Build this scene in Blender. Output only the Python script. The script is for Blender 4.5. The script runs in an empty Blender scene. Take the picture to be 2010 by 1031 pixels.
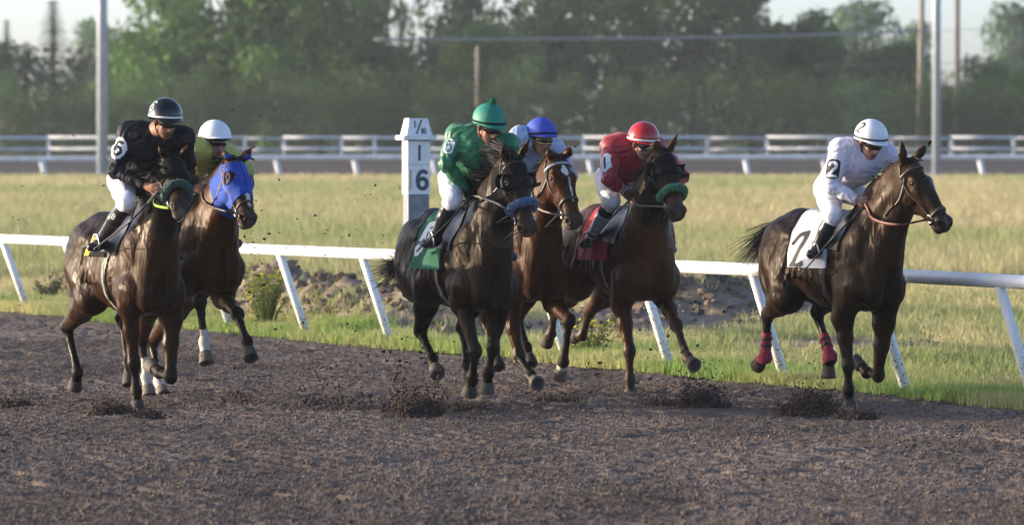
import bpy, bmesh, math, random
import numpy as np
from mathutils import Vector, Matrix
from mathutils.bvhtree import BVHTree

random.seed(7)
RNG = np.random.default_rng(11)
SC = bpy.context.scene
COL = SC.collection
R = math.radians

# ------------------------------------------------------------------ camera, sky, sun, exposure
CAM_H, HORIZON, FPX, W_PX, H_PX = 2.25, 257.0, 11167.0, 2010.0, 1031.0
cd = bpy.data.cameras.new('camera')
cam = bpy.data.objects.new('camera', cd); COL.objects.link(cam); SC.camera = cam
cd.sensor_width = 36.0; cd.lens = 200.0
cd.clip_start = 0.5; cd.clip_end = 9000
PITCH = math.atan((H_PX / 2 - HORIZON) / FPX)
cam.location = (0, 0, CAM_H); cam.rotation_euler = (R(90) - PITCH, 0, 0)
cd.dof.use_dof = True; cd.dof.focus_distance = 46.6; cd.dof.aperture_fstop = 4.0

SUN_EL, SUN_BACK = 9.0, 11.0          # degrees; low evening sun from the left, a little behind the picture plane
wd = bpy.data.worlds.new('World'); SC.world = wd; wd.use_nodes = True
wn = wd.node_tree.nodes; wl = wd.node_tree.links
sky = wn.new('ShaderNodeTexSky'); sky.sky_type = 'NISHITA'; sky.sun_disc = False
sky.sun_elevation = R(SUN_EL); sky.sun_rotation = R(-90 + SUN_BACK)
sky.air_density = .42; sky.dust_density = 2.0; sky.ozone_density = 1.0; sky.altitude = 200
bg = wn['Background']; bg.inputs['Strength'].default_value = 0.15
wl.new(sky.outputs[0], bg.inputs['Color'])
sl = bpy.data.lights.new('sun', 'SUN'); sl.energy = 2.0; sl.angle = R(0.53); sl.color = (1.0, 0.83, 0.62)
sun = bpy.data.objects.new('sun', sl); COL.objects.link(sun)
_sd = Vector((-math.cos(R(SUN_BACK)) * math.cos(R(SUN_EL)), math.sin(R(SUN_BACK)) * math.cos(R(SUN_EL)), math.sin(R(SUN_EL))))
sun.rotation_euler = _sd.to_track_quat('Z', 'Y').to_euler()
sun.location = (-60, 0, 30)
SC.view_settings.view_transform = 'Standard'; SC.view_settings.look = 'None'
SC.view_settings.exposure = 1.78; SC.view_settings.gamma = 1.0
SC.cycles.use_denoising = True
SC.cycles.max_bounces = 6; SC.cycles.transparent_max_bounces = 8
SC.cycles.volume_bounces = 0

def at(px, py, D):
    """world point that a photo pixel shows at depth D"""
    return np.array([(px - W_PX / 2) * D / FPX, D, CAM_H - (py - HORIZON) * D / FPX])
def ground_depth(py, z=0.0):
    return FPX * (CAM_H - z) / (py - HORIZON)

# ------------------------------------------------------------------ noise
_TAB = np.random.default_rng(5).random(65536).astype(np.float32)
def _h2(i, j, s): return _TAB[(i * 7919 + j * 104729 + s * 15485863 + (i * j) % 8191 * 31) & 65535]
def vnoise2(x, y, s=0):
    i = np.floor(x).astype(np.int64); j = np.floor(y).astype(np.int64)
    u = (x - i); v = (y - j); u = u * u * (3 - 2 * u); v = v * v * (3 - 2 * v)
    a = _h2(i, j, s); b = _h2(i + 1, j, s); c = _h2(i, j + 1, s); d = _h2(i + 1, j + 1, s)
    return (a + (b - a) * u) * (1 - v) + (c + (d - c) * u) * v
def fbm2(x, y, s=0, n=4, g=.5):
    t = 0; a = 1; w = 0
    for k in range(n):
        t = t + a * vnoise2(x * 2 ** k + k * 17.3, y * 2 ** k - k * 9.1, s + k); w += a; a *= g
    return t / w
def vnoise3(p, s=0):
    z = p[:, 2]; k = np.floor(z).astype(np.int64); t = z - k; t = t * t * (3 - 2 * t)
    out = np.zeros(len(p), np.float32)
    i = np.floor(p[:, 0]).astype(np.int64); j = np.floor(p[:, 1]).astype(np.int64)
    u = p[:, 0] - i; v = p[:, 1] - j; u = u * u * (3 - 2 * u); v = v * v * (3 - 2 * v)
    r = []
    for kk in (k, k + 1):
        o = kk * 557 + s * 7
        a = _h2(i + o, j - o, s); b = _h2(i + 1 + o, j - o, s); c = _h2(i + o, j + 1 - o, s); d = _h2(i + 1 + o, j + 1 - o, s)
        r.append((a + (b - a) * u) * (1 - v) + (c + (d - c) * u) * v)
    return r[0] * (1 - t) + r[1] * t

# ------------------------------------------------------------------ materials
MATS = {}
def _new(name):
    m = bpy.data.materials.new(name); m.use_nodes = True
    return m, m.node_tree.nodes, m.node_tree.links, m.node_tree.nodes['Principled BSDF']
def mat(name, col, rough=.6, var=.15, scale=8., bump=0., bscale=60., spec=.5, metal=0., sheen=0., col2=None, stretch=None):
    """principled surface whose colour wanders by noise; optional bump"""
    if name in MATS: return MATS[name]
    m, n, l, b = _new(name)
    tc = n.new('ShaderNodeTexCoord'); mp = n.new('ShaderNodeMapping'); l.new(tc.outputs['Object'], mp.inputs['Vector'])
    if stretch: mp.inputs['Scale'].default_value = stretch
    nz = n.new('ShaderNodeTexNoise'); nz.inputs['Scale'].default_value = scale; nz.inputs['Detail'].default_value = 6
    l.new(mp.outputs[0], nz.inputs['Vector'])
    cr = n.new('ShaderNodeValToRGB'); l.new(nz.outputs['Fac'], cr.inputs['Fac'])
    c = np.array(col); c2 = np.array(col2) if col2 is not None else np.clip(c * (1 + var), 0, 1)
    c1 = c if col2 is not None else c * (1 - var)
    cr.color_ramp.elements[0].position = .35; cr.color_ramp.elements[1].position = .65
    cr.color_ramp.elements[0].color = (*c1, 1); cr.color_ramp.elements[1].color = (*c2, 1)
    l.new(cr.outputs['Color'], b.inputs['Base Color'])
    b.inputs['Roughness'].default_value = rough; b.inputs['Specular IOR Level'].default_value = spec
    b.inputs['Metallic'].default_value = metal
    if sheen: b.inputs['Sheen Weight'].default_value = sheen; b.inputs['Sheen Roughness'].default_value = .5
    if bump:
        n2 = n.new('ShaderNodeTexNoise'); n2.inputs['Scale'].default_value = bscale; n2.inputs['Detail'].default_value = 5
        l.new(mp.outputs[0], n2.inputs['Vector'])
        bp = n.new('ShaderNodeBump'); bp.inputs['Strength'].default_value = bump; bp.inputs['Distance'].default_value = .01
        l.new(n2.outputs['Fac'], bp.inputs['Height']); l.new(bp.outputs[0], b.inputs['Normal'])
    MATS[name] = m
    return m
def attr_mat(name, attr, rough=.5, spec=.5, bump=.0, bscale=80., sheen=0., trans=0., specks=0.):
    """principled surface coloured by a per-vertex colour attribute"""
    m, n, l, b = _new(name)
    a = n.new('ShaderNodeAttribute'); a.attribute_name = attr
    src = a.outputs['Color']
    tc = n.new('ShaderNodeTexCoord')
    if specks:                                   # flecks of track dirt stuck to the surface
        nz = n.new('ShaderNodeTexNoise'); nz.inputs['Scale'].default_value = 55; nz.inputs['Detail'].default_value = 3
        l.new(tc.outputs['Object'], nz.inputs['Vector'])
        cr = n.new('ShaderNodeValToRGB'); cr.color_ramp.elements[0].position = .66; cr.color_ramp.elements[1].position = .72
        l.new(nz.outputs['Fac'], cr.inputs['Fac'])
        ml = n.new('ShaderNodeMath'); ml.operation = 'MULTIPLY'; ml.inputs[1].default_value = specks
        l.new(cr.outputs['Color'], ml.inputs[0])
        mx = n.new('ShaderNodeMix'); mx.data_type = 'RGBA'; l.new(ml.outputs[0], mx.inputs['Factor'])
        l.new(src, mx.inputs['A']); mx.inputs['B'].default_value = (.09, .065, .05, 1); src = mx.outputs['Result']
    l.new(src, b.inputs['Base Color'])
    b.inputs['Roughness'].default_value = rough; b.inputs['Specular IOR Level'].default_value = spec
    if sheen: b.inputs['Sheen Weight'].default_value = sheen
    if bump:
        nz = n.new('ShaderNodeTexNoise'); nz.inputs['Scale'].default_value = bscale; nz.inputs['Detail'].default_value = 6
        l.new(tc.outputs['Object'], nz.inputs['Vector'])
        bp = n.new('ShaderNodeBump'); bp.inputs['Strength'].default_value = bump; bp.inputs['Distance'].default_value = .01
        l.new(nz.outputs['Fac'], bp.inputs['Height']); l.new(bp.outputs[0], b.inputs['Normal'])
    if trans:
        t = n.new('ShaderNodeBsdfTranslucent'); l.new(src, t.inputs['Color'])
        mx = n.new('ShaderNodeMixShader'); mx.inputs[0].default_value = trans
        l.new(b.outputs[0], mx.inputs[1]); l.new(t.outputs[0], mx.inputs[2])
        l.new(mx.outputs[0], n['Material Output'].inputs['Surface'])
    MATS[name] = m
    return m

# ------------------------------------------------------------------ mesh + scene helpers
def mk_mesh(name, V, F, mats, parent=None, smooth=True, col=None, attr='tint', fmat=None):
    """V (n,3); F (m,k) array or list of such arrays"""
    me = bpy.data.meshes.new(name)
    V = np.asarray(V, np.float32)
    Fs = F if isinstance(F, list) else [F]
    Fs = [np.asarray(f, np.int32) for f in Fs if len(f)]
    nl = sum(f.size for f in Fs); nf = sum(len(f) for f in Fs)
    me.vertices.add(len(V)); me.vertices.foreach_set('co', V.ravel())
    me.loops.add(nl); me.polygons.add(nf)
    if nf:
        me.loops.foreach_set('vertex_index', np.concatenate([f.ravel() for f in Fs]))
        st = []; o = 0
        for f in Fs:
            st.append(o + np.arange(len(f)) * f.shape[1]); o += f.size
        me.polygons.foreach_set('loop_start', np.concatenate(st).astype(np.int32))
    me.update(calc_edges=True)
    if nf: me.polygons.foreach_set('use_smooth', np.full(nf, bool(smooth)))
    if fmat is not None: me.polygons.foreach_set('material_index', np.asarray(fmat, np.int32))
    for m in (mats if isinstance(mats, (list, tuple)) else [mats]): me.materials.append(m)
    if col is not None:
        a = me.color_attributes.new(attr, 'FLOAT_COLOR', 'POINT')
        c = np.ones((len(V), 4), np.float32); c[:, :3] = col
        a.data.foreach_set('color', c.ravel())
    o = bpy.data.objects.new(name, me); COL.objects.link(o)
    if parent is not None: o.parent = parent
    return o
def thing(name, label, cat, loc=(0, 0, 0), rz=0., group=None):
    o = bpy.data.objects.new(name, None); COL.objects.link(o); o.empty_display_size = .2
    o.location = loc; o.rotation_euler = (0, 0, rz); return tag(o, label, cat, group)
def tag(o, label, cat, group=None, kind=None):
    if label: o['label'] = label
    if cat: o['category'] = cat
    if group: o['group'] = group
    if kind: o['kind'] = kind
    return o

class MB:
    """collects tubes, ribbons, grids into one mesh"""
    def __init__(s): s.V = []; s.Q = []; s.T = []; s.n = 0; s.qm = []; s.tm = []; s.C = []
    def add(s, V, Q=None, T=None, m=0, c=None):
        V = np.asarray(V, float).reshape(-1, 3); s.V.append(V)
        s.C.append(np.tile(np.array(c if c is not None else (1, 1, 1), float), (len(V), 1)) if c is None or np.ndim(c) == 1 else np.asarray(c))
        if Q is not None and len(Q): q = np.asarray(Q) + s.n; s.Q.append(q); s.qm += [m] * len(q)
        if T is not None and len(T): t = np.asarray(T) + s.n; s.T.append(t); s.tm += [m] * len(t)
        s.n += len(V)
    def tube(s, P, rad, seg=8, m=0, c=None, cap=True, flat=1., nrm=None):
        P = np.asarray(P, float); n = len(P); rad = np.broadcast_to(np.asarray(rad, float), (n,))
        t = np.gradient(P, axis=0); t /= np.linalg.norm(t, axis=1)[:, None] + 1e-9
        ref = np.array(nrm if nrm is not None else ((0, 0, 1) if abs(t[0][2]) < .9 else (1, 0, 0)), float)
        V = []
        for i in range(n):
            a = np.cross(t[i], ref); a /= np.linalg.norm(a) + 1e-9; b = np.cross(a, t[i]); 
            if nrm is None: ref = b
            for k in range(seg):
                w = 2 * math.pi * k / seg
                V.append(P[i] + rad[i] * (math.cos(w) * a + math.sin(w) * flat * b))
        Q = [(i * seg + k, i * seg + (k + 1) % seg, (i + 1) * seg + (k + 1) % seg, (i + 1) * seg + k) for i in range(n - 1) for k in range(seg)]
        T = []
        if cap:
            V += [P[0], P[-1]]; c0 = n * seg
            T += [(c0, (k + 1) % seg, k) for k in range(seg)] + [(c0 + 1, (n - 1) * seg + k, (n - 1) * seg + (k + 1) % seg) for k in range(seg)]
        s.add(V, Q, T, m, c)
    def ribbon(s, P, N, w, th=.004, m=0, c=None, close=False):
        """strap: polyline P with surface normals N, width w, thickness th"""
        P = np.asarray(P, float); N = np.asarray(N, float); n = len(P)
        t = (np.roll(P, -1, 0) - np.roll(P, 1, 0)) if close else np.gradient(P, axis=0)
        t /= np.linalg.norm(t, axis=1)[:, None] + 1e-9
        b = np.cross(t, N); b /= np.linalg.norm(b, axis=1)[:, None] + 1e-9
        N = N / (np.linalg.norm(N, axis=1)[:, None] + 1e-9)
        w = np.broadcast_to(np.asarray(w, float), (n,))[:, None] * .5
        V = np.stack([P - b * w, P - b * w * .8 + N * th, P + b * w * .8 + N * th, P + b * w], 1).reshape(-1, 3)
        Q = []
        for i in range(n if close else n - 1):
            j = (i + 1) % n
            for k in range(4):
                Q.append((i * 4 + k, j * 4 + k, j * 4 + (k + 1) % 4, i * 4 + (k + 1) % 4))
        if not close: Q += [(0, 1, 2, 3), ((n - 1) * 4 + 3, (n - 1) * 4 + 2, (n - 1) * 4 + 1, (n - 1) * 4)]
        s.add(V, Q, None, m, c)
    def grid(s, V, nu, nv, m=0, c=None, closeu=False):
        Q = [(i * nv + j, ((i + 1) % nu) * nv + j, ((i + 1) % nu) * nv + j + 1, i * nv + j + 1) for i in range(nu if closeu else nu - 1) for j in range(nv - 1)]
        s.add(V, Q, None, m, c)
    def box(s, lo, hi, m=0, c=None, M=None):
        lo = np.array(lo, float); hi = np.array(hi, float)
        V = np.array([(x, y, z) for x in (lo[0], hi[0]) for y in (lo[1], hi[1]) for z in (lo[2], hi[2])])
        if M is not None: V = M(V)
        s.add(V, [(0, 1, 3, 2), (4, 6, 7, 5), (0, 4, 5, 1), (2, 3, 7, 6), (0, 2, 6, 4), (1, 5, 7, 3)], None, m, c)
    def build(s, name, mats, parent=None, smooth=True, attr=None):
        V = np.concatenate(s.V) if s.V else np.zeros((0, 3))
        return mk_mesh(name, V, [np.concatenate(s.Q) if s.Q else np.zeros((0, 4), int), np.concatenate(s.T) if s.T else np.zeros((0, 3), int)],
                       mats, parent, smooth, np.concatenate(s.C) if attr else None, attr or 'tint', s.qm + s.tm)

# ------------------------------------------------------------------ signed distance modelling (smooth unions -> one continuous skin)
def cone(a, ra, b, rb, k=.04, n=None, s=1.): return ('c', np.array(a, float), ra, np.array(b, float), rb, k, n, s)
def ell(c, r, M=None, k=.05, sub=False): return ('e', np.array(c, float), np.array(r, float), M, k, sub)
def skin(prims, h, wob=None):
    lo = []; hi = []
    for p in prims:
        if p[0] == 'c':
            lo.append(np.minimum(p[1] - p[2], p[3] - p[4])); hi.append(np.maximum(p[1] + p[2], p[3] + p[4]))
        else:
            m = max(p[2]) if p[3] is not None else p[2]; lo.append(p[1] - m); hi.append(p[1] + m)
    L = np.array(lo); H = np.array(hi)
    o = L.min(0) - 4 * h; d = np.ceil((H.max(0) - o) / h).astype(int) + 5
    F = np.full(d, .5, np.float32)
    ax = [(o[i] + h * np.arange(d[i])).astype(np.float32) for i in range(3)]
    for p, l_, h_ in zip(prims, L, H):
        k = p[5] if p[0] == 'c' else p[4]
        mg = k + 3 * h
        i0 = np.maximum(np.floor((l_ - mg - o) / h).astype(int), 0); i1 = np.minimum(np.ceil((h_ + mg - o) / h).astype(int) + 1, d)
        sl_ = tuple(slice(i0[q], i1[q]) for q in range(3))
        X = ax[0][sl_[0]][:, None, None]; Y = ax[1][sl_[1]][None, :, None]; Z = ax[2][sl_[2]][None, None, :]
        if p[0] == 'c':
            _, a, ra, b, rb, k, nn, st = p
            x = X - a[0]; y = Y - a[1]; z = Z - a[2]; ba = b - a; q = float(ba @ ba) + 1e-12
            t = np.clip((x * ba[0] + y * ba[1] + z * ba[2]) / q, 0, 1)
            x = x - t * ba[0]; y = y - t * ba[1]; z = z - t * ba[2]
            if nn is not None:
                g = (x * nn[0] + y * nn[1] + z * nn[2]) * (st - 1); x = x + g * nn[0]; y = y + g * nn[1]; z = z + g * nn[2]
            D = np.sqrt(x * x + y * y + z * z) - (ra + (rb - ra) * t); sub = False
        else:
            _, c, r, M, k, sub = p
            x = X - c[0]; y = Y - c[1]; z = Z - c[2]
            if M is not None:
                x, y, z = (x * M[0][0] + y * M[0][1] + z * M[0][2], x * M[1][0] + y * M[1][1] + z * M[1][2], x * M[2][0] + y * M[2][1] + z * M[2][2])
            k0 = np.sqrt((x / r[0]) ** 2 + (y / r[1]) ** 2 + (z / r[2]) ** 2) + 1e-6
            k1 = np.sqrt((x / r[0] ** 2) ** 2 + (y / r[1] ** 2) ** 2 + (z / r[2] ** 2) ** 2) + 1e-6
            D = k0 * (k0 - 1) / k1
        A = F[sl_]
        if sub:
            D = -D; hh = np.maximum(k - np.abs(A - D), 0) / k; F[sl_] = np.maximum(A, D) + hh * hh * k * .25
        else:
            hh = np.maximum(k - np.abs(A - D), 0) / k; F[sl_] = np.minimum(A, D) - hh * hh * k * .25
    if wob is not None: F += wob(ax[0][:, None, None], ax[1][None, :, None], ax[2][None, None, :]).astype(np.float32)
    return nets(F, o, h)
def nets(F, o, h):
    I = F < 0; c = I.astype(np.int8)
    s = sum(c[i:c.shape[0] - 1 + i, j:c.shape[1] - 1 + j, k:c.shape[2] - 1 + k] for i in (0, 1) for j in (0, 1) for k in (0, 1))
    act = (s > 0) & (s < 8); idx = np.argwhere(act)
    ids = np.full(act.shape, -1, np.int32); ids[act] = np.arange(len(idx))
    acc = np.zeros((len(idx), 3)); cnt = np.zeros(len(idx))
    cs = [(i, j, k) for i in (0, 1) for j in (0, 1) for k in (0, 1)]
    val = {q: F[idx[:, 0] + q[0], idx[:, 1] + q[1], idx[:, 2] + q[2]] for q in cs}
    for a in cs:
        for x in range(3):
            if a[x] == 0:
                b = list(a); b[x] = 1; b = tuple(b); fa = val[a]; fb = val[b]; m = (fa < 0) != (fb < 0)
                t = np.where(m, fa / np.where(m, fa - fb, 1), 0)
                P = np.array(a, float)[None] + t[:, None] * (np.array(b) - np.array(a)); acc[m] += P[m]; cnt[m] += 1
    V = o + h * (idx + acc / cnt[:, None])
    Q = []
    n = act.shape
    for x in range(3):
        y, z = (x + 1) % 3, (x + 2) % 3
        a = I[tuple(slice(0, -1) if q == x else slice(1, -1) for q in range(3))]
        b = I[tuple(slice(1, None) if q == x else slice(1, -1) for q in range(3))]
        for m, fl in ((a & ~b, 0), (~a & b, 1)):
            e = np.argwhere(m)
            if not len(e): continue
            e[:, y] += 1; e[:, z] += 1
            def cell(dy, dz):
                g = e.copy(); g[:, y] -= dy; g[:, z] -= dz; return ids[g[:, 0], g[:, 1], g[:, 2]]
            q = np.stack([cell(1, 1), cell(0, 1), cell(0, 0), cell(1, 0)], 1)
            Q.append(q[:, ::-1] if fl else q)
    return V, np.concatenate(Q)
def vnormals(V, Q):
    n = np.cross(V[Q[:, 2]] - V[Q[:, 0]], V[Q[:, 3]] - V[Q[:, 1]]); N = np.zeros_like(V)
    for k in range(4): np.add.at(N, Q[:, k], n)
    return N / (np.linalg.norm(N, axis=1)[:, None] + 1e-12)
def relax(V, Q, it=1, f=.5):
    E = np.concatenate([Q[:, [k, (k + 1) % 4]] for k in range(4)])
    for _ in range(it):
        S = np.zeros_like(V); c = np.zeros(len(V)); np.add.at(S, E[:, 0], V[E[:, 1]]); np.add.at(S, E[:, 1], V[E[:, 0]])
        np.add.at(c, E[:, 0], 1); np.add.at(c, E[:, 1], 1); V = V + f * (S / c[:, None] - V)
    return V
def shell(V, Q, N, g, off, th=.004):
    """the part of a skin where g>0, cut cleanly along g=0, lifted by off and given thickness th"""
    T = np.concatenate([Q[:, [0, 1, 2]], Q[:, [0, 2, 3]]]); T = T[(g[T] > 0).any(1)]
    vs = []; key = {}; tris = []
    def vid(i):
        if i not in key: key[i] = len(vs); vs.append((V[i], N[i]))
        return key[i]
    def cut(i, j):
        q = (min(i, j), max(i, j))
        if q not in key:
            t = g[i] / (g[i] - g[j]); key[q] = len(vs); vs.append((V[i] + t * (V[j] - V[i]), N[i] + t * (N[j] - N[i])))
        return key[q]
    for t in T.tolist():
        pos = [g[i] > 0 for i in t]; poly = []
        for a in range(3):
            i, j = t[a], t[(a + 1) % 3]
            if pos[a]: poly.append(vid(i))
            if pos[a] != pos[(a + 1) % 3]: poly.append(cut(i, j))
        for a in range(1, len(poly) - 1): tris.append((poly[0], poly[a], poly[a + 1]))
    if not tris: return np.zeros((0, 3)), np.zeros((0, 3), int)
    P = np.array([v[0] for v in vs]); NN = np.array([v[1] for v in vs]); T = np.array(tris); n = len(P)
    E = {}
    for t in tris:
        for a in range(3):
            e = (t[a], t[(a + 1) % 3]); r = (e[1], e[0])
            if r in E: del E[r]
            else: E[e] = 1
    side = [(a, b, b + n) for a, b in E] + [(a, b + n, a + n) for a, b in E]
    return np.concatenate([P + NN * (off + th), P + NN * (off - .012)]), np.concatenate([T, T[:, ::-1] + n, np.array([(a, c, b) for a, b, c in side])])
def bvh(V, Q): return BVHTree.FromPolygons([Vector(v) for v in V], [tuple(q) for q in Q.tolist()])
def hit(B, o, d, far=3.):
    p, n, i, t = B.ray_cast(Vector(o), Vector(d).normalized(), far)
    return (np.array(p), np.array(n)) if p is not None else (None, None)
def near(B, p):
    q, n, i, t = B.find_nearest(Vector(p)); return np.array(q), np.array(n)
def unit(v): v = np.asarray(v, float); return v / (np.linalg.norm(v) + 1e-12)
def lerp(a, b, t): return np.asarray(a) * (1 - t) + np.asarray(b) * t
def curve(P, n=20):
    """Catmull-Rom through the points"""
    P = np.asarray(P, float); Q = np.concatenate([[2 * P[0] - P[1]], P, [2 * P[-1] - P[-2]]]); out = []
    m = len(P) - 1
    for s in np.linspace(0, m - 1e-6, n):
        i = int(s); t = s - i; a, b, c, d = Q[i:i + 4]
        out.append(.5 * (2 * b + (c - a) * t + (2 * a - 5 * b + 4 * c - d) * t * t + (3 * b - a - 3 * c + d) * t ** 3))
    return np.array(out)

# ================================================================== SETTING
RAIL_A = np.array([-6.02, 71.2]); RAIL_B = np.array([3.39, 48.5])
RD = (RAIL_B - RAIL_A) / np.linalg.norm(RAIL_B - RAIL_A)            # along the rail, toward the camera
RN = np.array([RD[1], -RD[0]])                                       # toward the track (left, toward the camera)
def rail_q(X, Y): return (X - RAIL_A[0]) * RN[0] + (Y - RAIL_A[1]) * RN[1]   # >0 on the track side
EDGE_Q = 0.30

M_dirt = attr_mat('track_dirt', 'tint', rough=.97, spec=.08, bump=.5, bscale=70)
M_field = attr_mat('field_soil', 'tint', rough=.95, spec=.1, bump=.6, bscale=14)
M_grass = attr_mat('grass_blade', 'tint', rough=.75, spec=.2, trans=.35)
M_clod = attr_mat('clod', 'tint', rough=.95, spec=.1)
M_white = mat('white_paint', (.78, .78, .77), rough=.45, var=.05, scale=5, bump=.05, bscale=30)
M_fence = mat('far_fence_paint', (.66, .67, .70), rough=.6, var=.15, scale=1.2)
M_fenceshade = mat('far_fence_shaded', (.42, .43, .46), rough=.7, var=.2, scale=1.5)  # same fence paint with shade put into the colour, for rails out of the sun

def terrain():
    prof = [(-300, -.10), (268, -.10), (274, .02), (304, .72), (312, .76), (6000, .76)]
    xs = np.linspace(-900, 900, 41); V = []; Q = []
    for i, x in enumerate(xs):
        for y, z in prof: V.append((x, y, z))
    k = len(prof)
    for i in range(len(xs) - 1):
        for j in range(k - 1): Q.append((i * k + j, (i + 1) * k + j, (i + 1) * k + j + 1, i * k + j + 1))
    V = np.array(V, float)
    c = np.tile([.085, .09, .04], (len(V), 1))
    o = mk_mesh('ground', V, np.array(Q), M_field, col=c); tag(o, None, None, kind='structure')
    # the far side of the oval: a banked sheet of dirt
    xs = np.linspace(-120, 120, 61); ys = np.linspace(268.5, 303.5, 22); X, Y = np.meshgrid(xs, ys, indexing='ij')
    Z = np.interp(Y, [268, 274, 304], [-.09, .03, .73]) + .03 + .05 * fbm2(X * .4, Y * .4, 3)
    V = np.stack([X, Y, Z], -1).reshape(-1, 3); n = fbm2(V[:, 0] * .5, V[:, 1] * .2, 9)[:, None]
    b = MB(); b.grid(V, 61, 22, c=np.array([.075, .062, .056]) * (.8 + .5 * n))
    o = b.build('far_dirt_track', M_dirt, attr='tint'); tag(o, None, None, kind='structure')
terrain()

def dirt_height(X, Y):
    u = (X - RAIL_A[0]) * RD[0] + (Y - RAIL_A[1]) * RD[1]; q = rail_q(X, Y)
    z = .05 * (fbm2(u * .8, q * .9, 1, 3) - .5) + .007 * np.sin(q * 31 + 2.5 * fbm2(u * .5, q * .5, 14, 2)) * fbm2(u * .6, q * 1.1, 15, 2)
    z = z + .022 * (fbm2(u * 3.1, q * 4.2, 2, 3) - .5)
    z = z + .006 * (fbm2(u * 9, q * 10, 4, 2) - .5)
    c = vnoise2(u * 22, q * 22, 6); z = z + .012 * np.clip(c - .5, 0, 1) * 2.0 + .009 * (vnoise2(u * 31, q * 31, 7) - .5) * (.3 + 1.4 * fbm2(u * 1.2, q * 1.2, 8, 2)) + .008 * (vnoise2(u * 58, q * 58, 9) - .5)
    # hoof pits
    h = vnoise2(u * 4.5, q * 4.5, 12); z = z - .045 * np.clip(.24 - h, 0, .2) * 5
    return z
def track():
    xs = np.arange(-8.2, 6.2, .018); ys = np.concatenate([np.arange(30.5, 56, .024), np.arange(56, 76, .05)]); X, Y = np.meshgrid(xs, ys, indexing='ij')
    Z = dirt_height(X, Y)
    q = rail_q(X, Y) + .22 * (fbm2(X * 1.5, Y * .6, 21, 3) - .5)
    Z = np.where(q < EDGE_Q + .5, Z - .25 * np.clip(EDGE_Q + .15 - q, 0, .4) , Z)
    keep = q > EDGE_Q - .35
    bx = np.minimum(np.minimum(X + 8.2, 6.15 - X), np.minimum(Y - 30.5, 75.9 - Y)); Z = Z - .12 * np.clip(1 - bx / .3, 0, 1)
    V = np.stack([X, Y, Z], -1).reshape(-1, 3)
    i, j = np.meshgrid(np.arange(len(xs) - 1), np.arange(len(ys) - 1), indexing='ij'); w = len(ys)
    Q = np.stack([i * w + j, (i + 1) * w + j, (i + 1) * w + j + 1, i * w + j + 1], -1).reshape(-1, 4)
    Q = Q[keep.reshape(-1)[Q].all(1)]
    use = np.zeros(len(V), bool); use[Q.ravel()] = True; mp = np.cumsum(use) - 1; V = V[use]; Q = mp[Q]
    n = fbm2(V[:, 0] * 1.3, V[:, 1] * .5, 30, 4); m = fbm2(V[:, 0] * 14, V[:, 1] * 9, 33, 3)
    c = np.array([.135, .105, .087])[None] * (.42 + .92 * n + .32 * m)[:, None]
    o = mk_mesh('dirt_track', V, Q, M_dirt, col=c); tag(o, None, None, kind='structure')
    # the rest of the track, out of the picture
    P = lambda t, q_: (*(RAIL_A + RD * t + RN * q_), -.06)
    V = np.array([P(-60, EDGE_Q), P(-60, 26), P(90, 26), P(90, EDGE_Q)])
    o = mk_mesh('track_base', V, np.array([[0, 1, 2, 3]]), M_dirt, col=np.tile([.085, .064, .055], (4, 1))); tag(o, None, None, kind='structure')
track()

# clods lying on the track: one scatter of small crumbled lumps
_b = bmesh.new(); bmesh.ops.create_icosphere(_b, subdivisions=1, radius=1)
ICO_V = np.array([v.co[:] for v in _b.verts]); ICO_F = np.array([[v.index for v in f.verts] for f in _b.faces]); _b.free()
def lumps(name, P, S, col, kind='stuff', jit=.35, flatz=.7):
    n = len(P); k = len(ICO_V)
    D = 1 + jit * (RNG.random((n, k)) - .5) * 2
    sc = S[:, None, None] * np.stack([.7 + .6 * RNG.random(n), .7 + .6 * RNG.random(n), flatz * (.7 + .6 * RNG.random(n))], 1)[:, None, :]
    V = ICO_V[None] * D[:, :, None] * sc
    a = RNG.random(n) * 6.28; ca, sa = np.cos(a)[:, None], np.sin(a)[:, None]
    V = np.stack([V[..., 0] * ca - V[..., 1] * sa, V[..., 0] * sa + V[..., 1] * ca, V[..., 2]], -1) + P[:, None, :]
    F = (ICO_F[None] + (np.arange(n) * k)[:, None, None]).reshape(-1, 3)
    c = np.repeat(np.array(col)[None] * (.6 + .8 * RNG.random((n, 1))), k, 0)
    o = mk_mesh(name, V.reshape(-1, 3), F, M_clod, smooth=False, col=c); tag(o, None, None, kind=kind); return o
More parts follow.
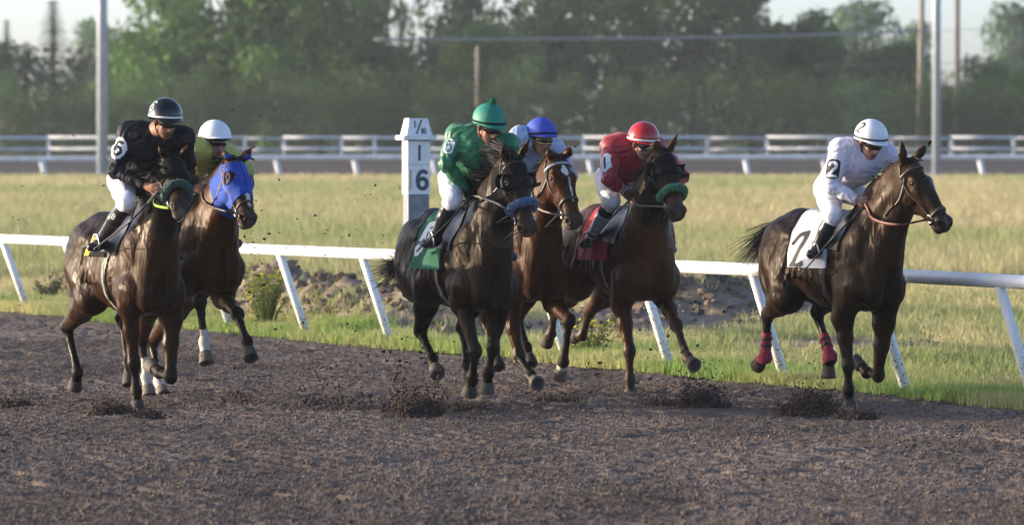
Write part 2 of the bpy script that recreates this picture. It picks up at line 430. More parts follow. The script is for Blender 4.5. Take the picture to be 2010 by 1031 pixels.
def crumbs():
    """the crumbled top of the harrowed dirt: very many grains a centimetre or two across"""
    n = 330000; Y = 31 + 30 * RNG.random(n) ** 1.25; X = (RNG.random(n) - .5) * (Y * .19 + .6)
    k = (rail_q(X, Y) > EDGE_Q + .05) & (RNG.random(n) < .25 + 1.5 * np.clip(fbm2(X * 1.7, Y * 1.0, 47, 3) - .28, 0, 1)); X = X[k]; Y = Y[k]; n = len(X)
    O = np.array([(1, 0, 0), (-1, 0, 0), (0, 1, 0), (0, -1, 0), (0, 0, 1), (0, 0, -1)], float); T = np.array([(0, 2, 4), (2, 1, 4), (1, 3, 4), (3, 0, 4), (2, 0, 5), (1, 2, 5), (3, 1, 5), (0, 3, 5)])
    S = .0045 + .0085 * RNG.random(n) ** 2.5; a = RNG.random(n) * 6.28; ca, sa = np.cos(a)[:, None], np.sin(a)[:, None]
    V = O[None] * (S[:, None] * (.6 + .8 * RNG.random((n, 6))))[:, :, None]; V = np.stack([V[..., 0] * ca - V[..., 1] * sa, V[..., 0] * sa + V[..., 1] * ca, V[..., 2] * .9], -1)
    V = V + np.stack([X, Y, dirt_height(X, Y) + S * .35], 1)[:, None, :]; c = np.repeat(np.array([.140, .110, .090])[None] * ((.55 + .8 * RNG.random(n)) * (.62 + .76 * fbm2(X * 1.3, Y * .5, 30, 4)))[:, None], 6, 0)
    o = mk_mesh('dirt_crumbs', V.reshape(-1, 3), (T[None] + (np.arange(n) * 6)[:, None, None]).reshape(-1, 3), M_clod, smooth=False, col=c); tag(o, None, None, kind='stuff')
crumbs()
def scatter_clods():
    n = 50000
    Y = 31 + 41 * RNG.random(n) ** 1.5; X = (RNG.random(n) - .5) * (Y * .19 + .6)
    k = rail_q(X, Y) > EDGE_Q + .05; X = X[k]; Y = Y[k]
    k = RNG.random(len(X)) < .25 + .9 * np.clip(fbm2(X * 1.1, Y * .7, 44) - .3, 0, 1); X = X[k]; Y = Y[k]
    S = .004 + .010 * RNG.random(len(X)) ** 3 + .018 * (RNG.random(len(X)) > .995)
    lumps('dirt_clods', np.stack([X, Y, dirt_height(X, Y) + S * .3], 1), S, (.098, .073, .058))
scatter_clods()

# ------------------------------------------------------------------ infield: soil sheet, grass
MOUNDS = [(at(px, py, D), .95, .9, h * .92) for px, py, D, h in ((478, 612, 70.5, .38), (540, 622, 68.8, .55), (605, 628, 67.2, .62), (668, 634, 66.0, .52), (730, 640, 64.8, .50), (795, 648, 63.4, .42), (855, 656, 62.2, .36), (1235, 640, 66.0, .26), (1330, 612, 69.5, .34), (1400, 606, 70.0, .40), (1450, 600, 71, .30))]
def field_h(X, Y):
    z = .10 * (fbm2(X * .35, Y * .25, 50, 3) - .5) + .05 * (fbm2(X * 2, Y * 2, 51, 3) - .5)
    for c, rx, ry, hh in MOUNDS:
        d = ((X - c[0]) / rx) ** 2 + ((Y - c[1]) / ry) ** 2
        z = z + hh * np.exp(-d * 1.5) * (.60 + .8 * fbm2(X * 2.2, Y * 1.6, 52, 3))
    b = np.clip(bare(X, Y) - .15, 0, 1)
    return z + b * (.16 * (fbm2(X * 7, Y * 5, 53, 3, .6) - .5) + .10 * np.clip(vnoise2(X * 11, Y * 9, 54) - .55, 0, 1))
def bare(X, Y):
    """how bare the soil is: mounds and scuffed patches"""
    b = np.zeros_like(X)
    for c, rx, ry, hh in MOUNDS:
        dy = Y - c[1]; d = ((X - c[0] - .12 * np.minimum(dy, 0)) / (rx * 1.35)) ** 2 + (dy / np.where(dy < 0, ry * 4.2, ry * 1.2)) ** 2; b = np.maximum(b, np.clip(2.2 - d * 1.3, 0, 1))
    d = ((X - 3.3) / 1.5) ** 2 + ((Y - 59) / 2.2) ** 2; b = np.maximum(b, .75 * np.clip(1.3 - d, 0, 1))
    return np.clip(b + .9 * (fbm2(X * 1.2, Y * .9, 55, 3) - .55), 0, 1)
def infield():
    xs = np.concatenate([np.arange(-40, -8, 1.), np.arange(-8, 8, .05), np.arange(8, 40, 1.)])
    ys = np.concatenate([np.arange(44, 60, .1), np.arange(60, 73, .06), np.arange(73, 80, .15), np.arange(80, 270, 1.6)]); X, Y = np.meshgrid(xs, ys, indexing='ij')
    Z = field_h(X, Y) * np.clip((262 - Y) / 20, 0, 1)
    q = rail_q(X, Y)
    V = np.stack([X, Y, Z], -1).reshape(-1, 3)
    i, j = np.meshgrid(np.arange(len(xs) - 1), np.arange(len(ys) - 1), indexing='ij'); w = len(ys)
    Q = np.stack([i * w + j, (i + 1) * w + j, (i + 1) * w + j + 1, i * w + j + 1], -1).reshape(-1, 4)
    Q = Q[(q.reshape(-1)[Q] < EDGE_Q + .12).all(1)]
    x, y = V[:, 0], V[:, 1]
    b = bare(x, y)[:, None]; n = fbm2(x * 3, y * 3, 58, 4)[:, None]
    c = (1 - b) * np.array([.09, .085, .035]) + b * np.array([.25, .19, .15]); c = c * (.6 + .8 * n)
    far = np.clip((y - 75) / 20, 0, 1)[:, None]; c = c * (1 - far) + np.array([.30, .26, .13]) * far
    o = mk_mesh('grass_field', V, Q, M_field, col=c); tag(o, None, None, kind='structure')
infield()
def bank_clods():
    P = []; S = []
    for c, rx, ry, hh in MOUNDS:
        n = 240; x = c[0] + RNG.normal(size=n) * rx * .7; y = c[1] + RNG.normal(size=n) * ry * .8 - .3; s = .015 + .055 * RNG.random(n) ** 3; k = rail_q(x, y) < -.8; x, y, s = x[k], y[k], s[k]
        P.append(np.stack([x, y, field_h(x, y) + s * .25], 1)); S.append(s)
    lumps('bank_clods', np.concatenate(P), np.concatenate(S), (.19, .142, .105), jit=.45, flatz=.75)
bank_clods()
def blades(name, X, Y, H, Wd, lean, col, per=6, spread=.06):
    """tufts of grass: tapering blades, each two triangles, bent over at the tip"""
    n = len(X); X = np.repeat(X, per); Y = np.repeat(Y, per); H = np.repeat(H, per) * (.5 + .7 * RNG.random(n * per)); Wd = np.repeat(Wd, per)
    C = np.repeat(col, per, 0) * (.75 + .5 * RNG.random((n * per, 1)))
    n = n * per
    X = X + spread * RNG.normal(size=n); Y = Y + spread * RNG.normal(size=n)
    Z = field_h(X, Y) * np.clip((262 - Y) / 20, 0, 1) - .01
    a = RNG.random(n) * 6.28; l = lean * RNG.random(n) * H; b = RNG.random(n) * 3.14
    dx, dy = np.cos(a) * l, np.sin(a) * l; wx, wy = np.cos(b) * Wd * .5, np.sin(b) * Wd * .5
    V = np.stack([np.stack([X - wx, Y - wy, Z], 1), np.stack([X + wx, Y + wy, Z], 1),
                  np.stack([X + dx * .45 - wx * .7, Y + dy * .45 - wy * .7, Z + H * .62], 1), np.stack([X + dx * .45 + wx * .7, Y + dy * .45 + wy * .7, Z + H * .62], 1),
                  np.stack([X + dx, Y + dy, Z + H], 1)], 1).reshape(-1, 3)
    k = np.arange(n) * 5
    Q = np.stack([k, k + 1, k + 3, k + 2], 1); T = np.stack([k + 2, k + 3, k + 4], 1)
    o = mk_mesh(name, V, [Q, T], M_grass, smooth=False, col=np.repeat(C, 5, 0)); tag(o, None, None, kind='stuff'); return o
def pick(X, Y, p): k = RNG.random(len(X)) < p; return X[k], Y[k]
def grasses():
    # short green verge under the rail
    n = 60000; t = RNG.random(n) * 34 - 3; q = EDGE_Q + .05 - np.abs(RNG.normal(size=n)) * .85 + .22 * (fbm2(t * 1.3, t * 0 + 2, 60) - .5)
    X = RAIL_A[0] + RD[0] * t + RN[0] * q; Y = RAIL_A[1] + RD[1] * t + RN[1] * q
    X, Y = pick(X, Y, 1.1 - 1.0 * bare(X, Y) * np.clip((EDGE_Q - .5 - rail_q(X, Y)) / .5, 0, 1))
    m = fbm2(X * 1.2, Y * .8, 61)[:, None]; dry = np.clip(m * 2.2 - .7, 0, 1)
    col = (1 - dry) * np.array([.22, .32, .085]) + dry * np.array([.46, .42, .19])
    blades('verge_grass', X, Y, .05 + .09 * RNG.random(len(X)), np.full(len(X), .011), .7, col)
    # rough meadow behind it
    n = 60000; Y = 50 + 45 * RNG.random(n); X = (RNG.random(n) - .5) * (Y * .2 + 1)
    k = rail_q(X, Y) < -.5; X, Y = X[k], Y[k]; X, Y = pick(X, Y, 1.0 - .99 * np.clip(bare(X, Y) * 1.3, 0, 1))
    m = fbm2(X * .8, Y * .25, 63)[:, None]; far = np.clip((Y - 66) / 16, 0, 1)[:, None]; dry = np.clip(m * 2.2 - .6 + .6 * far, 0, 1)
    col = (1 - dry) * np.array([.24, .29, .10]) + dry * np.array([.50, .44, .22])
    blades('meadow_grass', X, Y, .05 + .10 * RNG.random(len(X)), np.full(len(X), .014), .8, col, per=5, spread=.08)
    # tall dry seed heads out to the far rail
    n = 64000; Y = 85 + 181 * RNG.random(n) ** 1.1; X = (RNG.random(n) - .5) * (Y * .2 + 2)
    m = fbm2(X * .12, Y * .045, 66, 3)[:, None]; g = np.clip(m * 3 - 1.05, 0, 1)
    col = (1 - g) * np.array([.48, .41, .22]) + g * np.array([.31, .33, .14])
    w = .022 + .03 * np.clip((Y - 85) / 180, 0, 1)
    blades('field_grass', X, Y, .22 + .16 * RNG.random(n), w, .7, col, per=4, spread=.25)
grasses()

def weed(name, px, py, D, r, h, n, col, flower, label, group=None):
    p = at(px, py, D); p[2] = field_h(np.array([p[0]]), np.array([p[1]]))[0]
    b = MB(); root = thing(name, label, 'plant', tuple(p), 0, group)
    st = MB()
    fl = MB()
    for i in range(n):
        a = random.random() * 6.28; q = r * random.random() ** .6; hh = h * (.45 + .55 * random.random())
        P = curve([(q * .2 * math.cos(a), q * .2 * math.sin(a), 0), (q * .6 * math.cos(a), q * .6 * math.sin(a), hh * .6), (q * math.cos(a), q * math.sin(a), hh)], 6)
        st.tube(P, [.006, .005, .005, .004, .003, .002], 4, c=col)
        for k in range(9):
            s = P[2] + (P[-1] - P[2]) * random.random(); d = unit(np.random.normal(size=3)); e = unit(np.cross(d, np.random.normal(size=3))); L = .035 + .03 * random.random()
            st.add([s, s + d * L * .5 + e * L * .22, s + d * L, s + d * L * .5 - e * L * .22], [(0, 1, 2, 3)], None, 0, np.array(col) * (.7 + .6 * random.random()))
        if flower is not None:
            for k in range(7):
                s = P[-1] + np.random.normal(size=3) * [.03, .03, .035]; d = unit(np.random.normal(size=3)); e = unit(np.cross(d, (0, 0, 1.2))); L = .012
                fl.add([s - d * L - e * L, s + d * L - e * L, s + d * L + e * L, s - d * L + e * L], [(0, 1, 2, 3)], None, 0, flower)
    st.build('foliage', M_grass, root, False, 'tint')
    if flower is not None: fl.build('flowers', M_grass, root, False, 'tint')['kind'] = 'stuff'
weed('flowering_weed', 520, 640, 64.0, .30, .78, 60, (.15, .19, .05), (.52, .46, .07), 'tall yellow flowering weed by the dirt heap, between two leaning rail posts', )
weed('flowering_weed', 1150, 690, 55.8, .35, .42, 34, (.14, .17, .05), (.6, .5, .06), 'low yellow flowering weed under the rail behind the red jockey\'s horse')
weed('leafy_weed', 500, 520, 71, .3, .35, 30, (.09, .12, .04), None, 'dark leafy weed on top of the dirt heap')
weed('leafy_weed', 98, 560, 75, .3, .4, 30, (.07, .075, .05), None, 'dull bushy weed in the grass just left of the number 6 horse')

# ------------------------------------------------------------------ inside rail: round white rail on leaning posts
def inside_rail():
    root = thing('inside_rail', 'white round rail on leaning white posts running along the near dirt track', 'rail fence', (RAIL_A[0], RAIL_A[1], 0))
    off = np.array([RAIL_A[0], RAIL_A[1], 0])
    OUT = .36
    bases = [(60, 610), (185, 633), (320, 645), (460, 655), (610, 676), (775, 691), (940, 703), (1120, 715), (1325, 733), (1550, 755), (1788, 777), (2040, 800)]
    def railh(t): return np.interp(t, [0, 25], [.90, 1.03])
    pts = []
    for t in np.linspace(-14, 40, 55):
        p = RAIL_A + RD * t + RN * OUT; pts.append(np.array([p[0], p[1], railh(t)]) - off)
    b = MB(); b.tube(pts, .058, 20); b.build('rail', M_white, root)
    extra = [(-18, 596), (-95, 588)]
    for i, (px, py) in enumerate(bases + extra):
        # the base where the photograph's post meets the ground, put on the rail line
        k = (px - W_PX / 2) / FPX
        t = (k * RAIL_A[1] - RAIL_A[0]) / (RD[0] - k * RD[1])
        g = RAIL_A + RD * t; top = g + RN * OUT; h = railh(t)
        base = np.array([g[0], g[1], -.1]) - off; tp = np.array([top[0], top[1], h - .04]) - off
        b = MB(); b.tube([base, lerp(base, tp, .5), tp], [.046, .045, .044], 14, 0)
        o = b.build('post', M_post, root)
def post_mat():
    """white paint spattered with track mud, more toward the ground"""
    m, n, l, b = _new('muddy_white_paint')
    tc = n.new('ShaderNodeTexCoord'); nz = n.new('ShaderNodeTexNoise'); nz.inputs['Scale'].default_value = 44; nz.inputs['Detail'].default_value = 4
    l.new(tc.outputs['Object'], nz.inputs['Vector'])
    sp = n.new('ShaderNodeSeparateXYZ'); l.new(tc.outputs['Object'], sp.inputs[0])
    mr = n.new('ShaderNodeMapRange'); mr.inputs['From Min'].default_value = 0; mr.inputs['From Max'].default_value = .9; mr.inputs['To Min'].default_value = .13; mr.inputs['To Max'].default_value = -.06
    l.new(sp.outputs['Z'], mr.inputs['Value'])
    ad = n.new('ShaderNodeMath'); l.new(nz.outputs['Fac'], ad.inputs[0]); l.new(mr.outputs[0], ad.inputs[1])
    cr = n.new('ShaderNodeValToRGB'); l.new(ad.outputs[0], cr.inputs[0])
    cr.color_ramp.elements[0].position = .655; cr.color_ramp.elements[1].position = .70
    cr.color_ramp.elements[0].color = (.78, .78, .77, 1); cr.color_ramp.elements[1].color = (.16, .125, .10, 1)
    l.new(cr.outputs['Color'], b.inputs['Base Color']); b.inputs['Roughness'].default_value = .5
    return m
M_post = post_mat()
inside_rail()

# ------------------------------------------------------------------ far rails
def far_rails():
    root = thing('far_rail', 'thin white rail on slanted posts at the far edge of the grass field', 'rail fence', (0, 270, 0))
    b = MB(); xs = np.linspace(-40, 40, 41)
    b.tube([(x, 0, 1.01 - .10 * math.exp(-((x + 26) / 12) ** 2)) for x in xs], .125, 10); b.build('rail', M_fence, root)
    for i in range(-9, 10):
        x = (545 + i * 153.5 - W_PX / 2) * 270 / FPX
        b = MB(); b.tube([(x + .16, .1, -.15), (x - .1, .0, .95)], .125, 8); b.build('post', M_fence, root)
    root = thing('outer_fence', 'double railed white fence beyond the far dirt track, in front of the trees', 'rail fence', (0, 305, .72))
    cuts = [-260, 95, 480, 556, 670, 800, 1145, 1388, 1506, 1750, 1868, 1990, 2080, 2300]
    X = lambda p: (p - W_PX / 2) * 305 / FPX
    for i in range(len(cuts) - 1):
        shaded = i in (2, 7, 9, 11)  # stretches that take the darkened, unsunlit paint
        x0, x1 = X(cuts[i]), X(cuts[i + 1]); up = (.0, .02, -.04, .02, .0, .0, .03, -.02, .03, -.02, .02, -.02, 0)[i]
        for h, r in ((1.17 + up, .08), (.56 + up, .08)):
            b = MB(); b.tube([(x0, 0, h), (x1, 0, h)], r, 8); b.build('rail', M_fenceshade if shaded else M_fence, root)
    for p in (-100, 95, 290, 480, 556, 670, 735, 800, 970, 1145, 1268, 1388, 1506, 1630, 1750, 1868, 1990, 2080):
        b = MB(); b.box((X(p) - .09, .1, -.1), (X(p) + .09, .26, 1.28)); b.build('post', M_fence, root, False)
far_rails()

# ------------------------------------------------------------------ poles and wires
M_steel = mat('galvanised_steel', (.36, .40, .46), rough=.5, var=.1, scale=2, metal=.25)
M_wood = mat('pole_wood', (.29, .235, .19), rough=.9, var=.2, scale=4, stretch=(1, 1, .15))
M_wire = mat('wire', (.20, .235, .25), rough=.6)
M_dark = mat('dark_iron', (.03, .03, .035), rough=.5)
def pole(name, px, D, wpx, z0, h, m, label, lean=0., fit=None):
    p = at(px, HORIZON, D); r = wpx * D / FPX / 2
    root = thing(name, label, 'pole', (p[0], D, z0))
    b = MB(); b.tube([(0, 0, -.3), (lean * h * .5, 0, h * .5), (lean * h, 0, h)], [r, r * .93, r * .86], 14); b.build('shaft', m, root)
    if fit == 'lamp':
        b = MB(); b.box((-1.6, -.15, h - .3), (1.6, .15, h)); b.build('crossarm', M_steel, root, False)
        for x in (-1.3, -.45, .45, 1.3):
            b = MB(); b.box((x - .3, -.6, h - .75), (x + .3, -.12, h - .3)); b.build('lamp_head', M_dark, root, False)
        b = MB(); b.box((-r * 1.5, -r * 1.5, -.1), (r * 1.5, r * 1.5, .25)); b.build('base', M_steel, root, False)
    if fit == 'wood':
        b = MB(); b.box((-1.1, -.1, h - .7), (1.1, .1, h - .5)); b.build('crossarm', m, root, False)
        for x in (-.95, 0, .95):
            b = MB(); b.tube([(x, 0, h - .5), (x, 0, h - .3)], [.05, .07], 8); b.build('insulator', M_dark, root)
pole('lamp_pole', 201, 264, 22, 0, 19, M_steel, 'thick grey steel floodlight pole at the left, behind the number 6 rider', .0, 'lamp')
pole('lamp_pole', 1838, 262, 17, 0, 19, M_steel, 'grey steel floodlight pole at the right, between two wooden poles', 0, 'lamp')
pole('utility_pole', 1805, 325, 13, .7, 11.2, M_wood, 'shorter brown wooden utility pole, just left of the grey steel pole', .012, 'wood')
pole('utility_pole', 1878, 325, 13, .7, 12.5, M_wood, 'taller brown wooden utility pole, just right of the grey steel pole', 0, 'wood')
pole('utility_pole', 937, 323, 8, .7, 6.4, M_wood, 'small brown wooden pole half lost among the trees, behind the green cap', 0)
def wire(name, pts, D, r, label):
    r = r * .6; b = MB(); P = curve([at(x, y, D) for x, y in pts], 40); b.tube(P, r, 6); tag(b.build(name, M_wire), label, 'wire', 'overhead wires')
wire('overhead_cable', [(735, 77), (1000, 76), (1300, 74), (1600, 68), (1805, 60)], 322, .13, 'thick pale overhead cable crossing in front of the trees')
wire('overhead_wire', [(1600, 128), (1805, 124), (1940, 122), (2100, 120)], 324.5, .03, 'thin overhead wire low between the right hand wooden poles')
wire('overhead_wire', [(1805, 62), (1878, 58), (2100, 50)], 324.3, .03, 'thin overhead wire high up at the right edge, across the sky')
wire('overhead_wire', [(-100, 132), (100, 140), (201, 150)], 318, .04, 'thin overhead wire at the left, in front of the dark spruces')

# ------------------------------------------------------------------ distance marker
def stroke_sdf(x, y, strokes):
    d = np.full(np.shape(x), 9.)
    for P in strokes:
        P = np.asarray(P, float)
        for a, b in zip(P[:-1], P[1:]):
            ba = b - a; t = np.clip(((x - a[0]) * ba[0] + (y - a[1]) * ba[1]) / (ba @ ba + 1e-9), 0, 1)
            d = np.minimum(d, np.hypot(x - a[0] - t * ba[0], y - a[1] - t * ba[1]))
    return d
def arc(cx, cy, rx, ry, a0, a1, n=14): return [(cx + rx * math.cos(R(a)), cy + ry * math.sin(R(a))) for a in np.linspace(a0, a1, n)]
GLYPH = {
    '1': [[(0, -.5), (0, .5)]],
    '1f': [[(0, -.5), (0, .5), (-.16, .34)]],
    '2': [arc(0, .22, .27, .28, 165, -35) + [(-.28, -.5), (.30, -.5)]],
    '5': [[(.26, .5), (-.2, .5), (-.24, .06)] + arc(0, -.18, .27, .30, 130, -150)],
    '6': [arc(.02, -.2, .25, .28, 0, 360, 22), [(.22, .42)] + arc(.05, .0, .31, .48, 78, 200)],
    'B': [[(-.22, -.5), (-.22, .5)], [(-.22, .5)] + arc(0, .25, .22, .25, 90, -90) + [(-.22, 0)] + arc(0, -.25, .25, .25, 90, -90) + [(-.22, -.5)]],
    '/': [[(-.2, -.5), (.2, .5)]],
}
def glyph(ch, x, y, cx, cy, h, wd):
    return stroke_sdf((x - cx) / h, (y - cy) / h, GLYPH[ch]) - wd
def plate(mb, O, U, Vv, w, h, f, nu=70, nv=70):
    """flat painted plate: quads sorted into material slots by f(x,y)"""
    xs = np.linspace(-w / 2, w / 2, nu + 1); ys = np.linspace(-h / 2, h / 2, nv + 1); X, Y = np.meshgrid(xs, ys, indexing='ij')
    P = O + X[..., None] * U + Y[..., None] * Vv
    i, j = np.meshgrid(np.arange(nu), np.arange(nv), indexing='ij'); k = nv + 1
    Q = np.stack([i * k + j, (i + 1) * k + j, (i + 1) * k + j + 1, i * k + j + 1], -1).reshape(-1, 4)
    xc = (xs[:-1] + xs[1:]) / 2; yc = (ys[:-1] + ys[1:]) / 2; A, B = np.meshgrid(xc, yc, indexing='ij'); s = f(A, B).reshape(-1)
    for m in np.unique(s):
        if m >= 0: mb.add(P.reshape(-1, 3), Q[s == m], None, int(m))
def marker():
    D = 63.0; p = at(817, 257, D); s = D / FPX
    root = thing('distance_marker', 'white capped post on the infield with painted black numbers', 'marker post', (p[0], D, 0), R(15))
    wht = mat('marker_white', (.74, .75, .76), rough=.6, var=.06, scale=9); grey = mat('marker_grey', (.20, .21, .235), rough=.8, var=.15, scale=12)
    gold = mat('marker_faded_ochre', (.55, .40, .22), rough=.7, var=.2); num = mat('marker_number', (.055, .065, .085), rough=.7, var=.3, scale=20)
    z = lambda y: CAM_H - (y - HORIZON) * s
    w = .128
    b = MB(); b.box((-w * .93, -w * .93, -.1), (w * .93, w * .93, z(381))); b.build('post', grey, root, False)
    for y0, y1, lab in ((277, 322.5, '1'), (323.5, 381, '6')):
        b = MB(); b.box((-w, -w, z(y1)), (w, w, z(y0)), 0)
        hh = z(y0) - z(y1); zc = (z(y0) + z(y1)) / 2
        def front(x, y, lab=lab, hh=hh):
            g = glyph('1', x, y, 0.005, 0, hh * .60, .085) if lab == '1' else glyph('6', x, y, .035, -.005, hh * .62, .11)
            r = np.where(g < 0, 0, -1)
            if lab == '6': r = np.where((glyph('1', x, y, -.095, 0, hh * .62, .05) < 0), 1, r)
            return r
        o = b.build('number_block', wht, root, False)
        m = MB(); plate(m, np.array([0, -w - .003, zc]), np.array([1., 0, 0]), np.array([0, 0, 1.]), 2 * w * .98, hh * .98, front, 80, 80)
        m.build('number', [num, gold], o, False)
    b = MB(); b.box((-w * .97, -w * .97, z(277)), (w * .97, w * .97, z(274))); b.build('neck', grey, root, False)
    b = MB(); b.box((-.19, -.19, z(274)), (.19, .19, z(265.5))); b.build('cap_plate', wht, root, False)
    z0, z1 = z(265.5), z(232); a0, a1 = .146, .106
    V = [(x * a0, y * a0, z0) for x in (-1, 1) for y in (-1, 1)] + [(x * a1, y * a1, z1) for x in (-1, 1) for y in (-1, 1)]
    b = MB(); b.add(V, [(0, 1, 5, 4), (2, 6, 7, 3), (0, 4, 6, 2), (1, 3, 7, 5), (4, 5, 7, 6)]); cap = b.build('cap', wht, root, False)
    hh = z1 - z0; up = unit([0, (a0 - a1), hh])
    def frac(x, y):
        g = np.minimum(glyph('/', x, y, 0, 0, .15, .06), np.minimum(glyph('1', x, y, -.045, .03, .07, .10), np.minimum(glyph('1', x, y, .03, -.045, .06, .10), glyph('6', x, y, .06, -.045, .06, .10))))
        return np.where(g < 0, 0, -1)
    m = MB(); plate(m, np.array([0, -(a0 + a1) / 2 - .004, (z0 + z1) / 2]), np.array([1., 0, 0]), up, .2, .17, frac, 70, 60); m.build('fraction', [num], cap, False)
marker()

# ------------------------------------------------------------------ trees
M_leaf = attr_mat('leaf', 'tint', rough=.7, spec=.25, trans=.35)
M_bark = mat('bark', (.11, .085, .07), rough=.9, var=.3, scale=6, bump=.4)
def leaf_cloud(C, rad, n, size, col, dark):
    """n leaf clumps spread through blobs C (centre, radius)"""
    C = np.asarray(C, float); w = rad ** 2 / (rad ** 2).sum(); i = RNG.choice(len(C), n, p=w)
    d = RNG.normal(size=(n, 3)); d /= np.linalg.norm(d, axis=1)[:, None]
    P = C[i] + d * (rad[i] * (.45 + .6 * RNG.random(n) ** .6))[:, None] * np.array([1, 1, .8])
    nn = RNG.normal(size=(n, 3)) + d * .6 + [0, 0, .3]; nn /= np.linalg.norm(nn, axis=1)[:, None]
    u = np.cross(nn, RNG.normal(size=(n, 3))); u /= np.linalg.norm(u, axis=1)[:, None]; v = np.cross(nn, u)
    s = size * (.5 + RNG.random(n))[:, None]
    V = np.stack([P - u * s, P + v * s * .55 + nn * s * .15, P + u * s, P - v * s * .55 + nn * s * .1], 1).reshape(-1, 3)
    Q = np.arange(n * 4).reshape(-1, 4)
    hue = RNG.random(len(C)); t = np.clip(hue[i] * .7 + .3 * RNG.random(n), 0, 1)[:, None]
    c = np.repeat((1 - t) * np.array(dark) + t * np.array(col), 4, 0)
    return V, Q, c
def broadleaf(seed, h, w, col, dark, n=7000, base=.12, open_=0.):
    rs = np.random.default_rng(seed); tr = MB(); C = []; rad = []
    top = np.array([rs.normal() * .3, rs.normal() * .3, h * .75])
    P = curve([(0, 0, -.2), (rs.normal() * .15, rs.normal() * .15, h * .35), top], 10); tr.tube(P, np.linspace(.035 * h, .008 * h, 10), 9)
    for k in range(16):
        t = .22 + .75 * (k + rs.random()) / 16; s = P[min(int(t * 9), 8)]
        a = k * 2.4 + rs.random(); e = .25 + .9 * t; L = w * .5 * (.55 + .55 * rs.random()) * (1.15 - .65 * max(0, t - .4))
        d = np.array([math.cos(a) * math.cos(e), math.sin(a) * math.cos(e), math.sin(e)])
        E = s + d * L; E[2] = min(E[2], h * .93)
        B = curve([s, s + d * L * .5 + [0, 0, -.05 * L], E], 6); tr.tube(B, np.linspace(.012 * h, .003 * h, 6), 5)
        for q in range(3):
            C.append(E + rs.normal(size=3) * w * .09 - d * L * .28 * q); rad.append(w * (.11 + .08 * rs.random()) * (1 - .12 * q))
    for k in range(int(14 * (1 - open_))):
        a = rs.random() * 6.28; q = w * .36 * rs.random() ** .5; z = h * (base + (.86 - base) * rs.random())
        C.append((q * math.cos(a), q * math.sin(a), z)); rad.append(w * (.12 + .08 * rs.random()))
    for k in range(6):
        C.append((rs.normal() * w * .12, rs.normal() * w * .12, h * (.82 + .13 * rs.random()))); rad.append(w * .11)
    V, Q, c = leaf_cloud(np.array(C), np.array(rad), n, .020 * h, col, dark)
    return tr, V, Q, c
def spruce(seed, h, w, col, dark):
    rs = np.random.default_rng(seed); tr = MB(); tr.tube([(0, 0, -.2), (0, 0, h)], [.022 * h, .002 * h], 8); Vs = []; cs = []
    for k in range(34):
        z = h * (.06 + .93 * k / 34); L = w * .5 * (1 - k / 34) ** .85 * (.8 + .4 * rs.random()) + .05
        for q in range(9):
            a = q * 6.283 / 9 + k * 1.1 + rs.random() * .4; L2 = L * (.7 + .45 * rs.random())
            d = np.array([math.cos(a), math.sin(a), -.28]); e = np.array([-math.sin(a), math.cos(a), 0])
            for m in range(5):
                t = (m + .5) / 5; p = np.array([0, 0, z]) + d * L2 * t + [0, 0, .12 * L2 * t * t]; s = .16 * w * (1 - .3 * t) * (.6 + .5 * rs.random())
                Vs += [p - d * s * .5, p + e * s * .38 + [0, 0, -.12 * s], p + d * s * .6, p - e * s * .38 + [0, 0, -.15 * s]]
                cs += [np.array(dark) + (np.array(col) - np.array(dark)) * rs.random()] * 4
    return tr, np.array(Vs), np.arange(len(Vs)).reshape(-1, 4), np.array(cs)
PROTO = {}
def proto(kind, data):
    tr, V, Q, c = data; c = c * np.array([.90, 1.06, .86])
    t = tr.build('trunk', M_bark); k = mk_mesh('crown', V, Q, M_leaf, None, False, c)
    PROTO[kind] = (t.data, k.data)
    for o in (t, k): bpy.data.objects.remove(o)
G1, G2 = (0.115, 0.184, 0.057), (0.047, 0.088, 0.033)
proto('green', broadleaf(1, 10, 8.5, (0.135, 0.232, 0.053), (0.061, 0.112, 0.033), 8200))
proto('green2', broadleaf(2, 10, 9, (0.115, 0.184, 0.060), (0.054, 0.093, 0.039), 8200))
proto('yellow', broadleaf(3, 10, 8, (0.189, 0.240, 0.075), (0.081, 0.120, 0.045), 6800, open_=.4))
proto('open', broadleaf(4, 10, 9, (0.121, 0.160, 0.068), (0.061, 0.088, 0.045), 5200, open_=.7))
proto('open2', broadleaf(8, 10, 8.5, (0.115, 0.160, 0.063), (0.054, 0.080, 0.042), 5800, open_=.55))
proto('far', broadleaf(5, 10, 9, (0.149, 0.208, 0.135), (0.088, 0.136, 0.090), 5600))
proto('spruce', spruce(6, 10, 4.6, (0.068, 0.112, 0.063), (0.030, 0.058, 0.036)))
proto('pale', broadleaf(7, 6, 7, (0.230, 0.304, 0.165), (0.108, 0.160, 0.083), 5200, base=.02))
proto('bush', broadleaf(9, 4, 6.5, (0.101, 0.144, 0.053), (0.041, 0.067, 0.030), 4200, base=.0))
PH = dict(green=10, green2=10, yellow=10, open=10, open2=10, far=10, spruce=10, pale=6, bush=4)
PW = dict(green=8.5, green2=9, yellow=8, open=9, open2=8.5, far=9, spruce=4.6, pale=7, bush=6.5)
